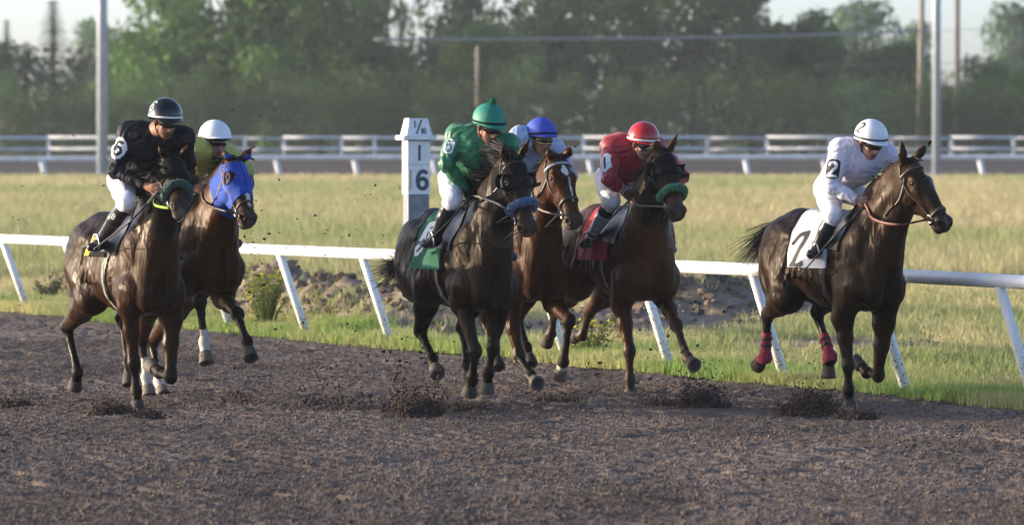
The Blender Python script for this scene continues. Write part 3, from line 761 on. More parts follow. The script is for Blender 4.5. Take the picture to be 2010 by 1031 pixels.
TREES = [  # photo x of the trunk, photo y of the top, half width in px, distance, kind, name, label
    (14, 40, 42, 388, 'spruce', 'spruce_tree', 'small pointed spruce at the far left edge'),
    (105, 2, 78, 366, 'spruce', 'spruce_tree', 'tall pointed dark spruce left of the thick grey pole'),
    (52, 84, 74, 352, 'spruce', 'spruce_tree', 'dark low spruce in front of the tall pointed one'),
    (160, 92, 66, 358, 'spruce', 'spruce_tree', 'dark spruce right behind the thick grey pole'),
    (-30, 70, 80, 350, 'green2', 'broadleaf_tree', 'dark tree cut off by the left edge'),
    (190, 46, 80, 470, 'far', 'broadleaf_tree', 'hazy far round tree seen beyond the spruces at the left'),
    (258, 66, 62, 350, 'green2', 'broadleaf_tree', 'low green tree just right of the thick grey pole'),
    (345, -14, 125, 338, 'green', 'broadleaf_tree', 'bright green broad tree above the number 6 rider'),
    (480, -90, 170, 336, 'green', 'broadleaf_tree', 'tall bright green tree above the white capped rider in yellow'),
    (628, -60, 140, 345, 'green2', 'broadleaf_tree', 'dark green tree right of the bright green ones'),
    (712, -40, 82, 352, 'green2', 'broadleaf_tree', 'dark tree at the left side of the narrow sky gap'),
    (788, 12, 52, 405, 'spruce', 'spruce_tree', 'thin dark spruce standing in the sky gap above the marker post'),
    (800, 92, 95, 345, 'green2', 'broadleaf_tree', 'low dark tree straight above the marker post'),
    (905, -50, 95, 350, 'open2', 'broadleaf_tree', 'loose leaved tree behind the green cap'),
    (950, 40, 110, 334, 'yellow', 'broadleaf_tree', 'yellowish green tree around the small wooden pole'),
    (1085, -110, 155, 344, 'open2', 'broadleaf_tree', 'tall olive tree above the rider in light blue'),
    (1235, -70, 130, 350, 'open', 'broadleaf_tree', 'open crowned tree with sky holes above the red cap'),
    (1365, -95, 140, 342, 'open', 'broadleaf_tree', 'open crowned tree with sky holes right of the red cap'),
    (1475, -35, 110, 352, 'open2', 'broadleaf_tree', 'grey green tree where the tree line starts to fall'),
    (1580, 34, 110, 348, 'green2', 'broadleaf_tree', 'dark rounded tree left above the rider in white'),
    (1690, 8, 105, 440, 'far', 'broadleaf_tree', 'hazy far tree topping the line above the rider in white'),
    (1745, 92, 95, 350, 'green2', 'broadleaf_tree', 'dark low tree left of the wooden poles'),
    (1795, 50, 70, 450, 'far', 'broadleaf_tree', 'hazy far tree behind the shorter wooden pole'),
    (1855, 170, 60, 345, 'green2', 'broadleaf_tree', 'low dark tree in the sky gap between the wooden poles'),
    (1945, 118, 72, 345, 'green2', 'broadleaf_tree', 'dark bushy tree right of the taller wooden pole'),
    (1985, 12, 75, 460, 'far', 'broadleaf_tree', 'hazy far tree at the right edge against the sky'),
    (2030, 148, 70, 336, 'green', 'broadleaf_tree', 'bright green bushy tree cut off by the right edge'),
    (1680, 168, 85, 331, 'pale', 'willow_shrub', 'pale silvery shrub behind the rider in white'),
]
BX = [(0, 190), (88, 205), (178, 196), (270, 188), (372, 180), (470, 196), (566, 180), (660, 190), (742, 176), (862, 182), (1010, 170), (1118, 186), (1212, 190), (1310, 176), (1412, 186), (1520, 172), (1612, 190), (1772, 180), (1905, 186), (1990, 196), (1850, 205)]
BWHERE = ['at the left edge', 'below the left spruces', 'at the foot of the thick grey pole', 'above the number 6 rider\'s helmet', 'right of the black helmet', 'right of the white cap over yellow', 'in the middle of the left wood', 'where the left wood ends', 'left of the marker cap', 'left of the green cap', 'between the green and the blue cap', 'right of the blue cap', 'left of the red cap', 'right of the red cap', 'midway between the red and white caps', 'left of the white clad rider', 'left of the pale silvery shrub', 'below the wooden poles', 'right of the taller wooden pole', 'at the right edge', 'behind the grey steel pole at the right']
for (px, py), wh in zip(BX, BWHERE):
    TREES.append((px, py, 78, 322, 'bush', 'bush', 'dark bush behind the double white fence, ' + wh))
for i, (px, py, hw, D, kind, nm, lab) in enumerate(TREES):
    z0 = .74; s = D / FPX; top = CAM_H - (py - HORIZON) * s; hh = (top - z0) * 1.03; ww = 2 * hw * s * 1.08
    r = thing(nm, lab, 'bush' if nm in ('bush', 'willow_shrub') else 'tree', ((px - W_PX / 2) * s, D, z0), random.random() * 6.28, 'bushes behind the fence' if nm == 'bush' else ('spruces in the wood' if nm == 'spruce_tree' else ('broadleaf trees in the wood' if nm == 'broadleaf_tree' else None)))
    for q, me in zip(('trunk', 'crown'), PROTO[kind]):
        o = bpy.data.objects.new(q, me); COL.objects.link(o); o.parent = r
    r.scale = (ww / PW[kind], ww / PW[kind], hh / PH[kind])
def far_wood():
    """closed mass of the wood behind the first trees"""
    C = []; rad = []
    for x in np.arange(-46, 47, 2.6):
        px = x * FPX / 400 + W_PX / 2
        top = np.interp(px, [-100, 0, 230, 280, 720, 745, 835, 860, 1480, 1620, 1780, 1850, 1930, 2100], [95, 110, 110, 60, 40, 120, 120, 60, 60, 70, 110, 190, 190, 130])
        ht = CAM_H - (top - HORIZON) * 400 / FPX
        for z in np.arange(1.2, ht, 1.5): C.append((x + RNG.normal() * .6, 400 + RNG.normal() * 3, z)); rad.append(1.2 + .7 * RNG.random())
    V, Q, c = leaf_cloud(np.array(C), np.array(rad), 26000, .26, (.075, .095, .04), (.035, .05, .026))
    tag(mk_mesh('far_wood', V, Q, M_leaf, None, False, c), None, None, kind='stuff')
far_wood()

# ================================================================== HORSES
M_coat = attr_mat('horse_coat', 'tint', rough=.36, spec=.14, bump=0, specks=.55)
def coat_detail(m):
    """short hair, streaks of sweat and skin folds that run down the body, as bump and gloss"""
    n, l = m.node_tree.nodes, m.node_tree.links; b = n['Principled BSDF']; tc = n.new('ShaderNodeTexCoord')
    def nz(scale, st, det):
        mp = n.new('ShaderNodeMapping'); mp.inputs['Scale'].default_value = st; l.new(tc.outputs['Object'], mp.inputs['Vector'])
        x = n.new('ShaderNodeTexNoise'); x.inputs['Scale'].default_value = scale; x.inputs['Detail'].default_value = det; x.inputs['Distortion'].default_value = .6; l.new(mp.outputs[0], x.inputs['Vector']); return x
    a = nz(12, (1.3, 1.3, .34), 6); h = nz(75, (1, 1, .45), 4); g = nz(5, (1, 1, .6), 4)
    b1 = n.new('ShaderNodeBump'); b1.inputs['Strength'].default_value = 1.0; b1.inputs['Distance'].default_value = .014; l.new(a.outputs['Fac'], b1.inputs['Height'])
    b2 = n.new('ShaderNodeBump'); b2.inputs['Strength'].default_value = .30; b2.inputs['Distance'].default_value = .004; l.new(h.outputs['Fac'], b2.inputs['Height']); l.new(b1.outputs[0], b2.inputs['Normal']); l.new(b2.outputs[0], b.inputs['Normal'])
    mr = n.new('ShaderNodeMapRange'); mr.inputs['From Min'].default_value = .35; mr.inputs['From Max'].default_value = .68; mr.inputs['To Min'].default_value = .31; mr.inputs['To Max'].default_value = .62; l.new(g.outputs['Fac'], mr.inputs['Value']); l.new(mr.outputs[0], b.inputs['Roughness'])
M_coat.node_tree.nodes['Principled BSDF'].inputs['Specular Tint'].default_value = (1, .80, .58, 1)
coat_detail(M_coat)
M_hair = attr_mat('horse_hair', 'tint', rough=.5, spec=.4)
M_hoof = attr_mat('hoof_horn', 'tint', rough=.7, spec=.3, bump=.3, bscale=60)
M_eye = mat('eye', (.012, .008, .006), rough=.08, var=.05)
M_blackleather = mat('black_leather', (.016, .015, .015), rough=.45, var=.2, scale=20)
M_brownleather = mat('brown_leather', (.055, .032, .022), rough=.5, var=.25, scale=20)
M_tanrubber = mat('tan_rein_rubber', (.20, .16, .12), rough=.7, var=.25, scale=25)
M_redleather = mat('red_brown_rein', (.16, .045, .03), rough=.55, var=.2, scale=15)
M_metal = mat('bit_metal', (.55, .52, .48), rough=.28, metal=1., var=.1)
M_blackcloth = mat('black_cloth', (.006, .006, .007), rough=.8, var=.2, scale=15, bump=.1, spec=.10)
M_bluehood = mat('blue_hood_cloth', (.014, .060, .36), rough=.85, var=.25, scale=9, bump=.35, bscale=30)
M_navyrim = mat('hood_rim', (.012, .022, .12), rough=.8)
M_greyleather = mat('grey_leather', (.13, .125, .12), rough=.55, var=.25, scale=20)
M_lightband = mat('silver_browband', (.20, .21, .24), rough=.5, var=.2, scale=40)
M_whitetext = mat('white_lettering', (.75, .75, .75), rough=.6)
M_stripe = mat('girth_web', (.30, .27, .20), rough=.8, var=.3, scale=30)

def fleece(name, col):
    return mat(name, col, rough=.95, var=.45, scale=90, bump=1.0, bscale=120, sheen=.4)

class Rider:
    pass
class Frame:
    """horse axes: x forward, y to the horse's left, z up"""
    def __init__(s, px, D, theta, scale=1.03):
        s.O = np.array([(px - W_PX / 2) * D / FPX, D, 0.]); s.th = R(theta); s.sc = scale
        s.f = np.array([math.sin(s.th), -math.cos(s.th), 0]); s.l = np.array([math.cos(s.th), math.sin(s.th), 0])
        s.rz = s.th - math.pi / 2
    def P(s, px, py, l):
        """joint that shows at a photo pixel and stands l to the left of the spine"""
        t = (px - W_PX / 2) / FPX
        a = (t * (s.O[1] + l * s.l[1]) - s.O[0] - l * s.l[0]) / (s.f[0] - t * s.f[1])
        Y = s.O[1] + a * s.f[1] + l * s.l[1]
        return np.array([a, l, CAM_H - (py - HORIZON) * Y / FPX])
    def A(s, px, py, a):
        t = (px - W_PX / 2) / FPX
        l = (t * (s.O[1] + a * s.f[1]) - s.O[0] - a * s.f[0]) / (s.l[0] - t * s.l[1])
        Y = s.O[1] + a * s.f[1] + l * s.l[1]
        return np.array([a, l, CAM_H - (py - HORIZON) * Y / FPX])
    def loc(s, w): d = np.asarray(w) - s.O; return np.array([d @ s.f, d @ s.l, d[2]])
    def vec(s, w): w = np.asarray(w, float); return np.array([w @ s.f, w @ s.l, w[2]])
    def world(s, p): return s.O + p[0] * s.f + p[1] * s.l + np.array([0, 0, p[2]])
    def pix(s, p):
        w = s.world(p); return (W_PX / 2 + w[0] * FPX / w[1], HORIZON + (CAM_H - w[2]) * FPX / w[1])

class Horse: pass

def rot_y(deg):
    c, s_ = math.cos(R(deg)), math.sin(R(deg)); return np.array([[c, 0, s_], [0, 1, 0], [-s_, 0, c]])
def basis(x, y, z): return np.array([x, y, z], float)      # rows: world -> local

def build_horse(cfg):
    fr = cfg['frame']; H = Horse(); H.fr = fr; H.cfg = cfg
    sc = fr.sc; pit = R(cfg.get('pitch', 0)); zo = cfg.get('zoff', 0.)
    cp, sp = math.cos(pit), math.sin(pit)
    def T(x, y, z):
        x, z = x * sc, (z - 1.2) * sc
        return np.array([x * cp - z * sp, y * sc, 1.2 * 1.0 + zo + x * sp + z * cp])
    H.T = T
    My = np.array([[cp, 0, sp], [0, 1, 0], [-sp, 0, cp]])
    def E(c, r, tilt=0, k=.06, yaw=0):
        M = My
        if tilt: M = rot_y(tilt) @ M
        return ell(T(*c), np.array(r) * sc, M, k)
    root = thing('race_horse', cfg['label'], 'horse', tuple(fr.O), fr.rz, 'race horses'); H.root = root
    pr = []
    # trunk
    pr += [E((.02, 0, 1.17), (.60, .285, .35)), E((-.42, 0, 1.23), (.40, .235, .285), k=.1), E((-.68, 0, 1.33), (.36, .235, .255), k=.1)]
    pr += [cone(T(.36, 0, 1.50), .095 * sc, T(-.05, 0, 1.475), .10 * sc, .1), cone(T(-.05, 0, 1.475), .10 * sc, T(-.62, 0, 1.50), .11 * sc, .1)]
    pr += [E((.40, 0, .95), (.30, .15, .13), k=.08)]
    for s in (-1, 1):
        pr += [E((-.70, .14 * s, 1.19), (.28, .14, .34), 12, .05), E((-.86, .105 * s, 1.14), (.15, .11, .28), 6, .06)]
        pr += [E((.42, .150 * s, 1.20), (.15, .095, .31), -22, .03), E((.50, .165 * s, 1.0), (.15, .085, .13), 25, .03), E((.60, .082 * s, 1.03), (.115, .105, .185), 12, .022)]
        pr += [E((-.50, .17 * s, 1.40), (.10, .07, .06), k=.07)]
        for q in range(6):          # ribs just showing under the skin
            x = .05 - .10 * q; pr += [cone(T(x, .235 * s, 1.30), .012, T(x - .05, .270 * s, 1.08), .012, .06)]
    def groove(a, b, r, k=.04):
        a = T(*a); b = T(*b); d = unit(b - a); e = unit(np.cross(d, [0, 0, 1.] if abs(d[2]) < .9 else [1., 0, 0])); return ell((a + b) / 2, (np.linalg.norm(b - a) / 2, r, r), basis(d, e, np.cross(d, e)), k, True)
    gv = [groove((.72, 0, 1.16), (.70, 0, .86), .022, .05)]
    for s in (-1, 1):
        gv += [groove((.40, .268 * s, 1.46), (.66, .205 * s, 1.06), .020, .05), groove((.25, .300 * s, 1.36), (.36, .262 * s, .98), .022, .05), groove((-.40, .275 * s, 1.40), (-.36, .262 * s, 1.02), .020, .05), groove((-.90, .225 * s, 1.30), (-.74, .268 * s, .92), .018, .04), groove((.60, .20 * s, 1.02), (.42, .262 * s, .90), .018, .04)]
    # head axes
    poll = fr.A(*cfg['poll'][:2], cfg['poll'][2]); Wp = fr.world(poll)
    mx, my = cfg['muzzle']; Lh = cfg.get('headlen', .64)
    dx = (mx - cfg['poll'][0]) * Wp[1] / FPX; dz = -(my - cfg['poll'][1]) * Wp[1] / FPX
    dd = math.sqrt(max(Lh ** 2 - dx * dx - dz * dz, .0025)) * cfg.get('headsign', 1)
    e1 = unit(fr.vec((dx, -dd, dz))); hs = cfg.get('hs', 1.09)
    ps = R(cfg['headyaw']); g = fr.vec((math.sin(ps), -math.cos(ps), .25)); e2 = unit(g - (g @ e1) * e1); e3 = np.cross(e2, e1)
    if e3[1] < 0: pass
    e3 = unit(e3)
    # e3 points to the horse's own left
    if e3 @ np.array([0, 1, 0]) < 0: e3 = -e3
    HW = 1.16
    def Hd(x, y, z=0): return poll + hs * (x * e1 + y * e2 + z * HW * e3)
    H.Hd = Hd; H.e = (e1, e2, e3); H.hs = hs; H.poll = poll
    Mh = basis(e1, e2, e3)
    def HE(c, r, k=.03, sub=False, tilt=0):
        M = Mh
        if tilt:
            c_, s_ = math.cos(R(tilt)), math.sin(R(tilt)); M = np.array([[c_, s_, 0], [-s_, c_, 0], [0, 0, 1]]) @ Mh
        return ell(Hd(*c), np.array(r) * hs * np.array([1, 1, 1 if sub else HW]), M, k, sub)
    def HC(a, ra, b, rb, k=.03, n=None, st=1.): return cone(Hd(*a), ra * hs * 1.04, Hd(*b), rb * hs * 1.04, k, e3, 1 / 1.12)
    # neck
    Wt = T(.30, 0, 1.48); Cb = T(.57, 0, 1.17); pb = Hd(.0, -.045); th = Hd(.17, -.165)
    mid = lerp(Wt, pb, .5) + np.array([-.01, 0, .035]) + np.array(cfg.get('neckbow', (0, 0, 0)))
    cr = curve([Wt, lerp(lerp(Wt, pb, .25), mid, .5), mid, lerp(mid, pb, .6), pb], 8); H.crest = cr
    rr = np.interp(np.linspace(0, 1, 8), [0, .5, 1], [.110, .076, .068])
    for i in range(7): pr.append(cone(cr[i], rr[i] * sc, cr[i + 1], rr[i + 1] * sc, .07))
    tm = lerp(Cb, th, .5) + np.array([-.05, 0, -.0]); tv = curve([Cb, tm, th], 6); rr = np.interp(np.linspace(0, 1, 6), [0, .5, 1], [.180, .115, .080])
    for i in range(5): pr.append(cone(tv[i], rr[i] * sc, tv[i + 1], rr[i + 1] * sc, .07))
    co = curve([lerp(Wt, Cb, .5), lerp(mid, tm, .5), Hd(.09, -.10)], 6); rr = np.interp(np.linspace(0, 1, 6), [0, .5, 1], [.200, .122, .086])
    for i in range(5): pr.append(cone(co[i], rr[i] * sc, co[i + 1], rr[i + 1] * sc, .07))
    for s in (-1, 1):                # brachial muscle and jugular groove give the neck its two planes
        a = lerp(Wt, Cb, .72) + np.array([.06, .10 * s, 0]); pr.append(cone(a, .06, lerp(tm, mid, .28) + np.array([0, .065 * s, 0]), .04, .05))
    # head
    pr += [HE((.05, -.03, 0), (.10, .085, .080)), HC((.08, -.025), .078, (.21, -.022), .082), HC((.21, -.022), .080, (.45, -.028), .047, .03)]
    pr += [HC((.24, -.085), .055, (.46, -.070), .043, .03), HC((.20, -.165), .045, (.47, -.108), .030, .03)]
    for s in (-1, 1):
        pr += [HE((.165, -.125, .046 * s), (.115, .085, .036), .03), HE((.175, .006, .074 * s), (.050, .030, .026), .02), HC((.22, -.035, .068 * s), .020, (.37, -.062, .050 * s), .012, .025)]
        pr += [HE((.528, -.036, .038 * s), (.050, .040, .030), .02)]
    pr += [HE((.49, -.055, 0), (.085, .058, .056), .03), HE((.560, -.072, 0), (.036, .042, .044), .02), HE((.525, -.122, 0), (.048, .026, .034), .015)]
    ears = cfg.get('ears', (.35, .25))
    for s in (-1, 1):
        b = Hd(-.012, .02, .052 * s); d = unit(-.82 * e1 + ears[0] * e2 + ears[1] * s * e3); tip = b + .175 * hs * d
        if 'eartips' in cfg:
            q = cfg['eartips'][0 if s < 0 else 1]; w = fr.world(b); D = w[1]; dv = fr.vec(((q[0] - fr.pix(b)[0]) * D / FPX, 0, -(q[1] - fr.pix(b)[1]) * D / FPX)); L = np.linalg.norm(dv)
            rest = math.sqrt(max((.185 * hs) ** 2 - L * L, 0)); gg = unit(g); tip = b + dv + gg * rest * .6; d = unit(tip - b)
        side = unit(np.cross(d, np.cross(e2, d)))
        m1 = lerp(b, tip, .42); fn = unit(e2 - (e2 @ d) * d + .35 * s * e3)
        pr += [cone(b, .034 * hs, m1, .036 * hs, .02, fn, 1.25), cone(m1, .036 * hs, tip, .010, .015, fn, 1.4)]
        pr += [ell(lerp(b, tip, .52) + fn * .030 * hs, (.058 * hs, .016 * hs, .020 * hs), basis(d, fn, np.cross(d, fn)), .012, True)]
    for s in (-1, 1):
        pr += [HE((.550, -.030, .064 * s), (.030, .017, .026), .008, True), HE((.178, .010, .100 * s), (.026, .016, .016), .01, True)]
    pr += [HE((.50, -.0985, 0), (.075, .0045, .09), .006, True)]
    pr += gv
    # legs
    H.legs = {}; H.hooves = []
    Lg = cfg['legs']
    def J(v, lk):
        if len(v) == 4: return np.array(v[:3], float)          # already in horse axes
        return fr.P(*v)
    for nm in ('RF', 'LF', 'RH', 'LH'):
        s = -1 if nm[0] == 'R' else 1; d = Lg[nm]
        Fk, Hf = J(d['F'], nm), J(d['H'], nm)
        if nm[1] == 'F':
            El, K = J(d['E'], nm), J(d['K'], nm)
            sh = T(.50, .155 * s, 1.04)
            fv = unit(K - El); bk = unit(np.cross(np.cross(fv, np.array([1., 0, 0])), fv)) * -1      # toward the back of the limb
            pr += [cone(sh, .110 * sc, El, .080 * sc, .06), cone(T(.36, .165 * s, 1.0), .10 * sc, El + np.array([-.03, 0, .02]), .070 * sc, .06)]
            m = lerp(El, K, .42); pr += [cone(El, .080, m + unit(np.cross(fv, [0, 1, 0])) * 0, .060, .05), cone(m, .060, K, .042, .04)]
            pr += [cone(lerp(El, K, .05) - bk * .030, .050, lerp(El, K, .5) - bk * .012, .032, .03)]
            pr += [ell(K - bk * .006, (.054, .054, .066), None, .03)]
            up = K; hock = False
        else:
            Hk = J(d['K'], nm); S = J(d['E'], nm) if 'E' in d else T(-.40, .185 * s, .93)
            L = np.linalg.norm(S - Hk)
            if L < .38: S = Hk + (S - Hk) / L * .38 + np.array([0.04, 0, 0])
            fv = unit(Hk - S); bk = unit(np.cross(np.cross(unit(Fk - Hk), np.array([1., 0, 0])), unit(Fk - Hk))) * -1
            hp = T(-.68, .135 * s, 1.20)
            pr += [cone(hp, .17 * sc, S, .125 * sc, .08), cone(T(-.86, .10 * s, 1.06), .11 * sc, lerp(S, Hk, .35) + np.array([-.05, 0, 0]), .062, .08)]
            m = lerp(S, Hk, .45); pr += [cone(S, .118 * sc, m, .090, .06), cone(m, .090, Hk, .053, .05)]
            ph = Hk + bk * .045 - fv * .055
            pr += [ell(Hk, (.057, .047, .066), None, .03), cone(ph, .024, Hk + bk * .035 + unit(Fk - Hk) * .10, .020, .03), cone(ph, .018, lerp(S, Hk, .35) + bk * .04, .022, .03)]
            up = Hk; hock = True
        cv = unit(Fk - up); pv = unit(Hf - Fk)
        bk2 = unit(np.cross(np.cross(cv, np.array([1., 0, -.25 if not hock else 0])), cv)) * -1
        r0 = .041 if hock else .038
        pr += [cone(up, r0, lerp(up, Fk, .3), .033, .03), cone(lerp(up, Fk, .3), .030, Fk, .034, .02)]
        pr += [cone(lerp(up, Fk, .12) + bk2 * .022, .020, Fk + bk2 * .018, .025, .012)]
        pr += [ell(Fk + bk2 * .006, (.049, .047, .053), None, .02), cone(Fk, .042, Fk + pv * .085, .042, .02), cone(Fk + bk2 * .026 + cv * .01, .02, Fk + pv * .06 + bk2 * .018, .022, .02)]
        H.legs[nm] = (up, Fk, Hf, pv, bk2, cv)
        # a hoof: slanted horn capsule with a flat sole
        toe = unit(np.cross(np.cross(pv, -bk2), pv)); ax3 = np.cross(pv, toe)
        c0 = Fk + pv * .088; hh = .092; n = 22; mb = MB(); rows = []
        soledir = unit(pv * .86 - toe * .38)          # hoof axis is steeper than its front wall
        for t, rad in ((-.12, .040), (0., .049), (.12, .052), (.5, .057), (.96, .064), (1.0, .062), (1.0, .050), (.93, .040), (.92, .002)):
            ctr = c0 + pv * hh * t + toe * .018 * t
            rows.append([ctr + rad * (math.cos(w) * toe * (1.06 if math.cos(w) > 0 else .92) + math.sin(w) * ax3) + (pv * (-.016 * math.cos(w) * (1 - .0 * t))) * (1 if t >= 0 else 0) for w in np.linspace(0, 2 * math.pi, n, endpoint=False)])
        V = np.array(rows).transpose(1, 0, 2).reshape(-1, 3); m_ = len(rows)
        base = np.array(cfg.get('hoofcol', {}).get(nm, (.075, .06, .052))) * .62; cc = np.tile(base, (len(V), 1)); ti = np.tile(np.arange(m_), n)
        cc[(ti >= 6)] = base * .7; cc[(ti == 5) | (ti == 6)] = (.11, .10, .09)
        cc *= (.8 + .4 * fbm2(V[:, 0] * 60, V[:, 2] * 60 + V[:, 1] * 40, 2)[:, None])
        mb.grid(V, n, m_, c=cc, closeu=True); H.hooves.append((nm, mb))
    if cfg.get('debug', True):
        for nm in H.legs:
            d = Lg[nm]; up, Fk, Hf = H.legs[nm][:3]
            print(cfg['key'], nm, 'up', np.round(up, 2), 'F', np.round(Fk, 2), 'hoof', np.round(Hf, 2), 'cannon %.2f pastern %.2f' % (np.linalg.norm(up - Fk), np.linalg.norm(Fk - Hf)), 'E-K %.2f' % (np.linalg.norm(J(d['E'], nm) - up) if 'E' in d else 0))
    def wob(x, y, z):
        return .0022 * np.sin(x * 23 + 3 * np.sin(y * 19) + 2 * np.sin(z * 13)) * np.sin(z * 17 + 2 * np.sin(x * 11 + y * 9)) + .0012 * np.sin(x * 41 + z * 37) * np.sin(y * 39 + z * 21)
    V, Q = skin(pr, cfg.get('voxel', .0115), wob)
    N0 = vnormals(V, Q); tr_ = np.clip((V[:, 2] - .72) / .2, 0, 1) * np.clip((np.linalg.norm(V - Hd(.3, -.05), axis=1) - .45) / .1, 0, 1)
    rg = 1 - np.abs(2 * fbm3(V * np.array([9, 9, 2.6]) + 2.5 * vnoise3(V * 4, 6)[:, None], 31) - 1); vein = np.exp(-((fbm3(V * np.array([6, 6, 3.5]) + 11, 17) - .5) / .022) ** 2)
    V = V + N0 * (tr_ * (.010 * (rg - .75) + .0030 * vein))[:, None]
    H.V, H.Q = V, Q; H.N = vnormals(V, Q); H.B = bvh(V, Q)
    # coat: base colour, dark points, muzzle, white marks
    base = np.array(cfg['coat']); pts = np.array(cfg['points'])
    n1 = fbm3(V * 5, 3)[:, None]; n2 = fbm3(V * 22, 5)[:, None]
    C = .40 * np.array([1., .84, .72]) * base[None] * (.72 + .45 * n1 + .12 * n2)
    q = (V - poll) @ np.array([e1, e2, e3 / HW]).T / hs; H.q = q                # head coordinates of every vertex
    C2 = np.array(cfg.get('coat2', cfg['coat']))
    # lighter flank, shoulder and forearm colour of the breed
    w = np.clip(fbm3(V * 2.3 + 7, 8) * 2.6 - .9, 0, 1)[:, None]; C = C * (1 - w) + C2[None] * np.array([.42, .31, .22]) * (.7 + .4 * n2) * w
    w = np.zeros(len(V))
    for nm, (up, Fk, Hf, pv, b2, cv) in H.legs.items():
        for a, b in ((up - cv * .10, Fk), (Fk, Hf)):
            ba = b - a; t = np.clip((V - a) @ ba / (ba @ ba), 0, 1); d = np.linalg.norm(V - a - t[:, None] * ba, axis=1)
            w = np.maximum(w, np.clip((.11 - d) / .04, 0, 1) * (np.clip(t * 4, 0, 1) if a is not Fk else 1))
    w = w[:, None]; C = C * (1 - w) + pts[None] * .6 * (.8 + .4 * n2) * w
    inh = np.linalg.norm(V - Hd(.3, -.05), axis=1) < .42 * hs
    w = (np.clip((q[:, 0] - .42) / .1, 0, 1) * inh * (q[:, 0] < .75))[:, None]; C = C * (1 - w) + np.array(cfg.get('muzcol', (.03, .022, .02)))[None] * (.7 + .6 * n2) * w
    w = (np.clip(1 - np.hypot(np.hypot(q[:, 0] - .555, q[:, 1] + .07), q[:, 2] * .8) / .055, 0, 1) * cfg.get('snip', .0))[:, None]; C = C * (1 - w) + np.array((.42, .30, .26)) * w
    hc = cfg.get('headcol')
    if hc is not None:
        w = (inh * np.clip((q[:, 0] - .0) / .1, 0, 1) * np.clip((.46 - q[:, 0]) / .08, 0, 1))[:, None]; C = C * (1 - w) + np.array(hc)[None] * .6 * (.7 + .45 * n1 + .2 * n2) * w
    w = (np.clip((.036 - np.hypot(np.hypot(q[:, 0] - .550, (q[:, 1] + .030) * 1.5), np.abs(q[:, 2]) - .056)) / .012, 0, 1))[:, None]; C = C * (1 - w) + np.array((.008, .006, .006)) * w
    for (x0, x1, hw, z0) in cfg.get('blaze', []):
        xm = (x0 + x1) / 2; t = 1 - np.abs(q[:, 0] - xm) / ((x1 - x0) / 2); e = hw * np.clip(t, 0, 1) ** .5 * (.8 + .4 * fbm3(V * 25, 9))
        w = ((np.abs(q[:, 2] - z0) < e) & (q[:, 1] > -.04) & inh & (t > 0))[:, None]; C = np.where(w, np.array((.62, .58, .54))[None], C)
    for nm, up_ in cfg.get('socks', {}).items():
        up, Fk, Hf, pv, b2, cv = H.legs[nm]
        d = np.linalg.norm(V - Fk, axis=1); t = (V - Fk) @ (-cv); dd = np.linalg.norm(V - Fk + t[:, None] * cv, axis=1)
        w = (((t < up_ + .03 * (fbm3(V * 30, 4) - .5)) & (t > -.02) & (dd < .09)) | (np.linalg.norm(V - Fk - pv * .07, axis=1) < .085) | (d < .065))[:, None]
        if up_ < 0: w = (np.linalg.norm(V - Fk - pv * .085, axis=1) < .062)[:, None]
        C = np.where(w, np.array((.55, .49, .44))[None] * (.75 + .35 * n2), C)
    body = mk_mesh('body', V, Q, M_coat, root, True, C)
    for nm, mb in H.hooves: mb.build('hoof', M_hoof, root, True, 'tint')
    for s in (-1, 1):
        c = Hd(.178, .000, .083 * s); b = bmesh.new(); bmesh.ops.create_uvsphere(b, u_segments=14, v_segments=10, radius=.021 * hs)
        Ve = np.array([v.co[:] for v in b.verts]) + c; Fe3 = [[v.index for v in f.verts] for f in b.faces if len(f.verts) == 3]; Fe4 = [[v.index for v in f.verts] for f in b.faces if len(f.verts) == 4]; b.free()
        mk_mesh('eye', Ve, [np.array(Fe4), np.array(Fe3)], M_eye, root)
    mane(H); tail(H)
    return H
def fbm3(p, s): return (vnoise3(p, s) + .5 * vnoise3(p * 2.1 + 3, s + 1) + .25 * vnoise3(p * 4.3 + 1, s + 2)) / 1.75

